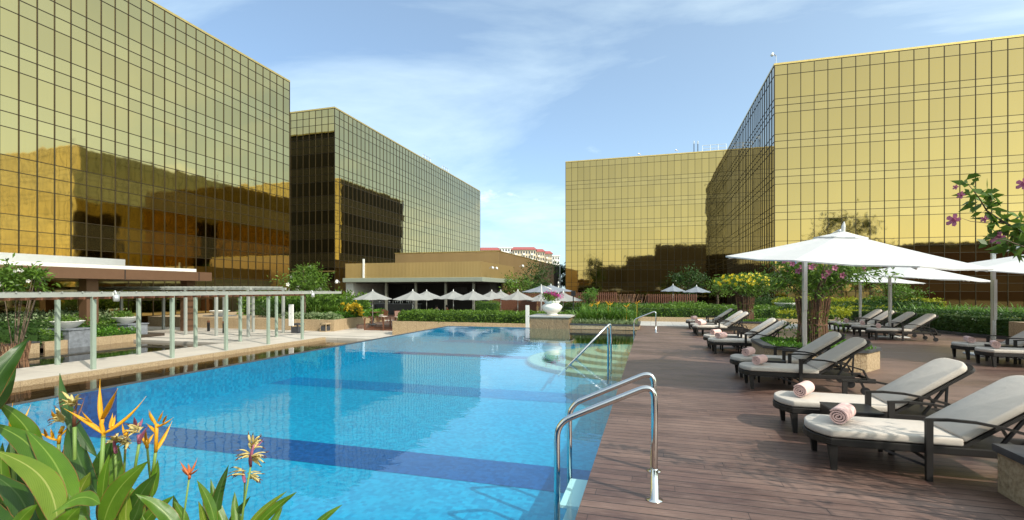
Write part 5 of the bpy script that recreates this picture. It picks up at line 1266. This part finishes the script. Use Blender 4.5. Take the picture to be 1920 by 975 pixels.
# --- plant B: the tall centre one
B_ = heliconia(150, 1.2, 'tallest heliconia with a large golden zigzag flower head')
blade((135,970), (48,806), 58, 'blade', 1.05, 1.15, -.06, .35, .1, B_)
blade((188,935), (136,775), 50, 'blade_d', 1.25, 1.35, .06, .5, .35, B_)
blade((185,860), (112,700), 30, 'blade_d', 1.32, 1.38, .06, .4, .5, B_)
blade((190,1000), (278,864), 50, 'blade', 1.05, 1.05, .10, .3, -.1, B_)
blade((188,945), (98,962), 40, 'blade', 1.0, .98, -.28, .3, .5, B_)
blade((105,920), (152,822), 44, 'blade_d', 1.35, 1.4, -.08, .3, .2, B_)
blade((205,935), (212,818), 50, 'blade_d', 1.4, 1.4, .1, .3, .2, B_)
blade((192,950), (205,852), 24, 'blade', 1.15, 1.15, .03, .4, .4, B_)
blade((150,960), (170,885), 44, 'blade_y', 1.25, 1.25, .1, .3, .3, B_)
blade((150,1010), (100,890), 48, 'blade_d', 1.15, 1.2, -.1, .3, .3, B_)
blade((230,1010), (200,900), 44, 'blade_d', 1.2, 1.2, .1, .3, 0, B_)
blade((110,1020), (150,950), 50, 'blade', 1.0, 1.0, .1, .3, 0, B_)
stalk([(187,960),(190,880),(194,816)], 1.15, .0045, B_)
bracts([(194,820),(194,812),(190,795),(193,780)], [((194,812),(165,790),(120,766),15), ((196,812),(240,790),(274,743),15), ((190,790),(186,760),(187.6,711),12), ((192,786),(208,755),(221,728),12), ((172,792),(160,782),(153,770),8), ((207,802),(210,790),(211,774),9), ((210,800),(214,790),(216,778),7)], 1.15, B_)
for b_, t_, w_, m_, dd_ in (((120,1000),(72,900),34,'blade',1.1), ((60,1000),(95,925),36,'blade_d',1.2), ((215,1000),(245,905),34,'blade_y',1.1), ((170,1000),(150,930),30,'blade',1.05), ((20,1010),(70,945),34,'blade',1.0)): blade(b_, t_, w_, m_, dd_, dd_, random.choice((-.08,.08)), .35, random.uniform(-.4,.4), B_)
# --- plant C: withered heads left
C_ = heliconia(110, 1.3, 'heliconia with a golden head and a pale withering spray behind the tall one')
stalk([(110,950),(110,870),(110,830)], 1.32, .004, C_)
bracts([(110,832),(112,815)], [((110,826),(90,822),(66,806),9), ((112,818),(125,805),(139,794),9), ((100,822),(97,812),(95,803),7), ((88,818),(84,810),(82,802),6)], 1.32, C_)
bracts([(112,812),(118,800)], [((105,786),(99,778),(96,768),7), ((112,784),(116,778),(122,772),7)], 1.32, C_)
stalk([(139.5,925),(140,860),(140,800)], 1.28, .0042, C_); florets(118, 788, 12, 1.3, C_, 26, 'f_pale', (-20, 210))
florets(137, 758, 11, 1.28, C_, 30, 'f_pale', (10, 180)); bracts([(139,800),(140,770)], [((139,790),(150,775),(160,742),6), ((141,770),(144,758),(146,738),5), ((140,800),(150,790),(158,780),5)], 1.28, C_, 'f_brown', 'withered_bract')
blade((130,1010), (110,850), 40, 'blade_d', 1.42, 1.42, .08, .3, .3, C_)
blade((75,960), (120,840), 44, 'blade_d', 1.45, 1.45, -.1, .3, .1, C_)
# --- plant D: right group
D_ = heliconia(245, 1.3, 'heliconia with pink and yellow flower heads right of the tall golden one')
blade((262,980), (222,830), 50, 'blade', 1.35, 1.35, .12, .25, .2, D_)
blade((285,935), (296,862), 20, 'blade', 1.25, 1.25, .0, .3, .2, D_)
blade((235,1000), (294,886), 44, 'blade_d', 1.15, 1.15, .06, .3, .1, D_)
blade((340,1020), (254,926), 38, 'blade', 1.0, 1.0, -.10, .3, 0, D_)
blade((255,1010), (326,930), 30, 'blade', 1.15, 1.15, .08, .3, 0, D_)
blade((245,1020), (240,920), 30, 'blade_y', 1.1, 1.1, .05, .3, 0, D_)
blade((275,1000), (280,905), 36, 'blade_d', 1.3, 1.3, .08, .3, .2, D_)
stalk([(250,900),(256,860),(261,832)], 1.28, .0036, D_); florets(258, 808, 12, 1.28, D_, 24, 'f_pale', (40, 230)); bracts([(261,832),(260,815)], [((262,828),(266,812),(280,797),10), ((255,800),(253,790),(251,780),8), ((262,798),(266,790),(268,783),6)], 1.28, D_, 'f_pink')
stalk([(218,920),(217,880),(216,850)], 1.32, .0034, D_); florets(216, 828, 14, 1.32, D_, 24, 'f_pale', (-30, 200)); bracts([(217,850),(215,835)], [((217,850),(213,832),(214,815),8)], 1.32, D_, 'f_pink')
florets(243, 828, 8, 1.3, D_, 22, 'f_pale', (120, 260))
stalk([(285,890),(289,870),(292,845)], 1.3, .004, D_)
bracts([(292,848),(293,820),(294,795)], [((292,845),(308,822),(323,789),12), ((293,812),(283,800),(273,793),8), ((293,797),(286,786),(281,770),7), ((294,800),(310,796),(326,782),10), ((306,792),(310,782),(314,778),6), ((297,790),(302,780),(306,770),6), ((286,790),(280,780),(279,768),6)], 1.3, D_)
for b_, t_, w_, m_, dd_ in (((262,1000),(235,905),30,'blade',1.2), ((225,1010),(265,930),30,'blade_d',1.1), ((300,1010),(262,950),26,'blade',1.15), ((205,1010),(228,880),28,'blade_d',1.35), ((30,960),(5,830),34,'blade',1.2), ((95,1000),(118,905),30,'blade_y',1.15), ((170,1010),(128,925),34,'blade',1.02)): blade(b_, t_, w_, m_, dd_, dd_, random.choice((-.07,.07)), .4, random.uniform(-.5,.5), D_)
bracts([(276,840),(274,822)], [((276,838),(268,822),(262,812),7), ((275,836),(282,820),(290,812),8), ((274,826),(272,814),(274,803),6)], 1.36, D_); stalk([(282,900),(278,860),(276,838)], 1.36, .003, D_)
bracts([(236,822),(238,806)], [((236,820),(230,806),(229,792),6), ((238,812),(246,800),(255,796),7)], 1.36, D_); stalk([(232,900),(234,860),(236,820)], 1.36, .003, D_)
# --- plant E / F: the low right clump
E_ = heliconia(352, 1.6, 'short heliconia with one small orange flower over the pool')
stalk([(340,1010),(345,965),(355,895)], 1.6, .003, E_); bracts([(355,898),(356,890)], [((355,890),(345,878),(337,864),8), ((356,888),(366,872),(370,858),9), ((357,890),(366,884),(373,879),7), ((355,892),(346,884),(338,877),7), ((356,888),(355,876),(352,868),7)], 1.6, E_, 'f_rust')
for b, t, w_, mt in (((352,1000),(325,938),22,'blade'), ((405,990),(369,900),24,'blade'), ((330,1020),(325,928),24,'blade_d'), ((385,1010),(372,940),18,'blade_y')): blade(b, t, w_, mt, 1.6, 1.6, -.05, .3, random.uniform(-.2,.3), E_)
F_ = heliconia(450, 1.7, 'heliconia clump with a tall pale yellow flower spray over the pool')
stalk([(448,1010),(455,960),(470,875)], 1.7, .0034, F_); stalk([(452,1010),(457,950),(459,905)], 1.72, .003, F_)
florets(474, 838, 11, 1.7, F_, 26, 'f_pale', (10, 110)); florets(472, 858, 9, 1.7, F_, 28, 'f_pale', (-40, 30)); florets(468, 852, 8, 1.7, F_, 24, 'f_pale', (150, 200)); florets(458, 888, 8, 1.72, F_, 24, 'f_pale', (140, 200)); florets(466, 893, 8, 1.72, F_, 24, 'f_pale', (-50, 20))
bracts([(470,875),(472,850),(476,830)], [((470,873),(468,860),(470,845),8), ((459,905),(456,890),(455,874),8), ((474,842),(485,835),(496,822),6)], 1.7, F_, 'f_pink')
for b, t, w_, mt in (((400,1010),(429,871),26,'blade_d'), ((436,1010),(395,898),24,'blade'), ((455,1010),(440,922),22,'blade'), ((470,1000),(556,923),24,'blade'), ((455,1000),(538,921),16,'blade_y'), ((570,1010),(642,946),18,'blade'), ((420,1010),(470,930),20,'blade_d'), ((500,1010),(530,950),20,'blade'), ((415,1010),(380,935),18,'blade_d')): blade(b, t, w_, mt, 1.7, 1.75, .05, .35, random.uniform(-.2,.3), F_)
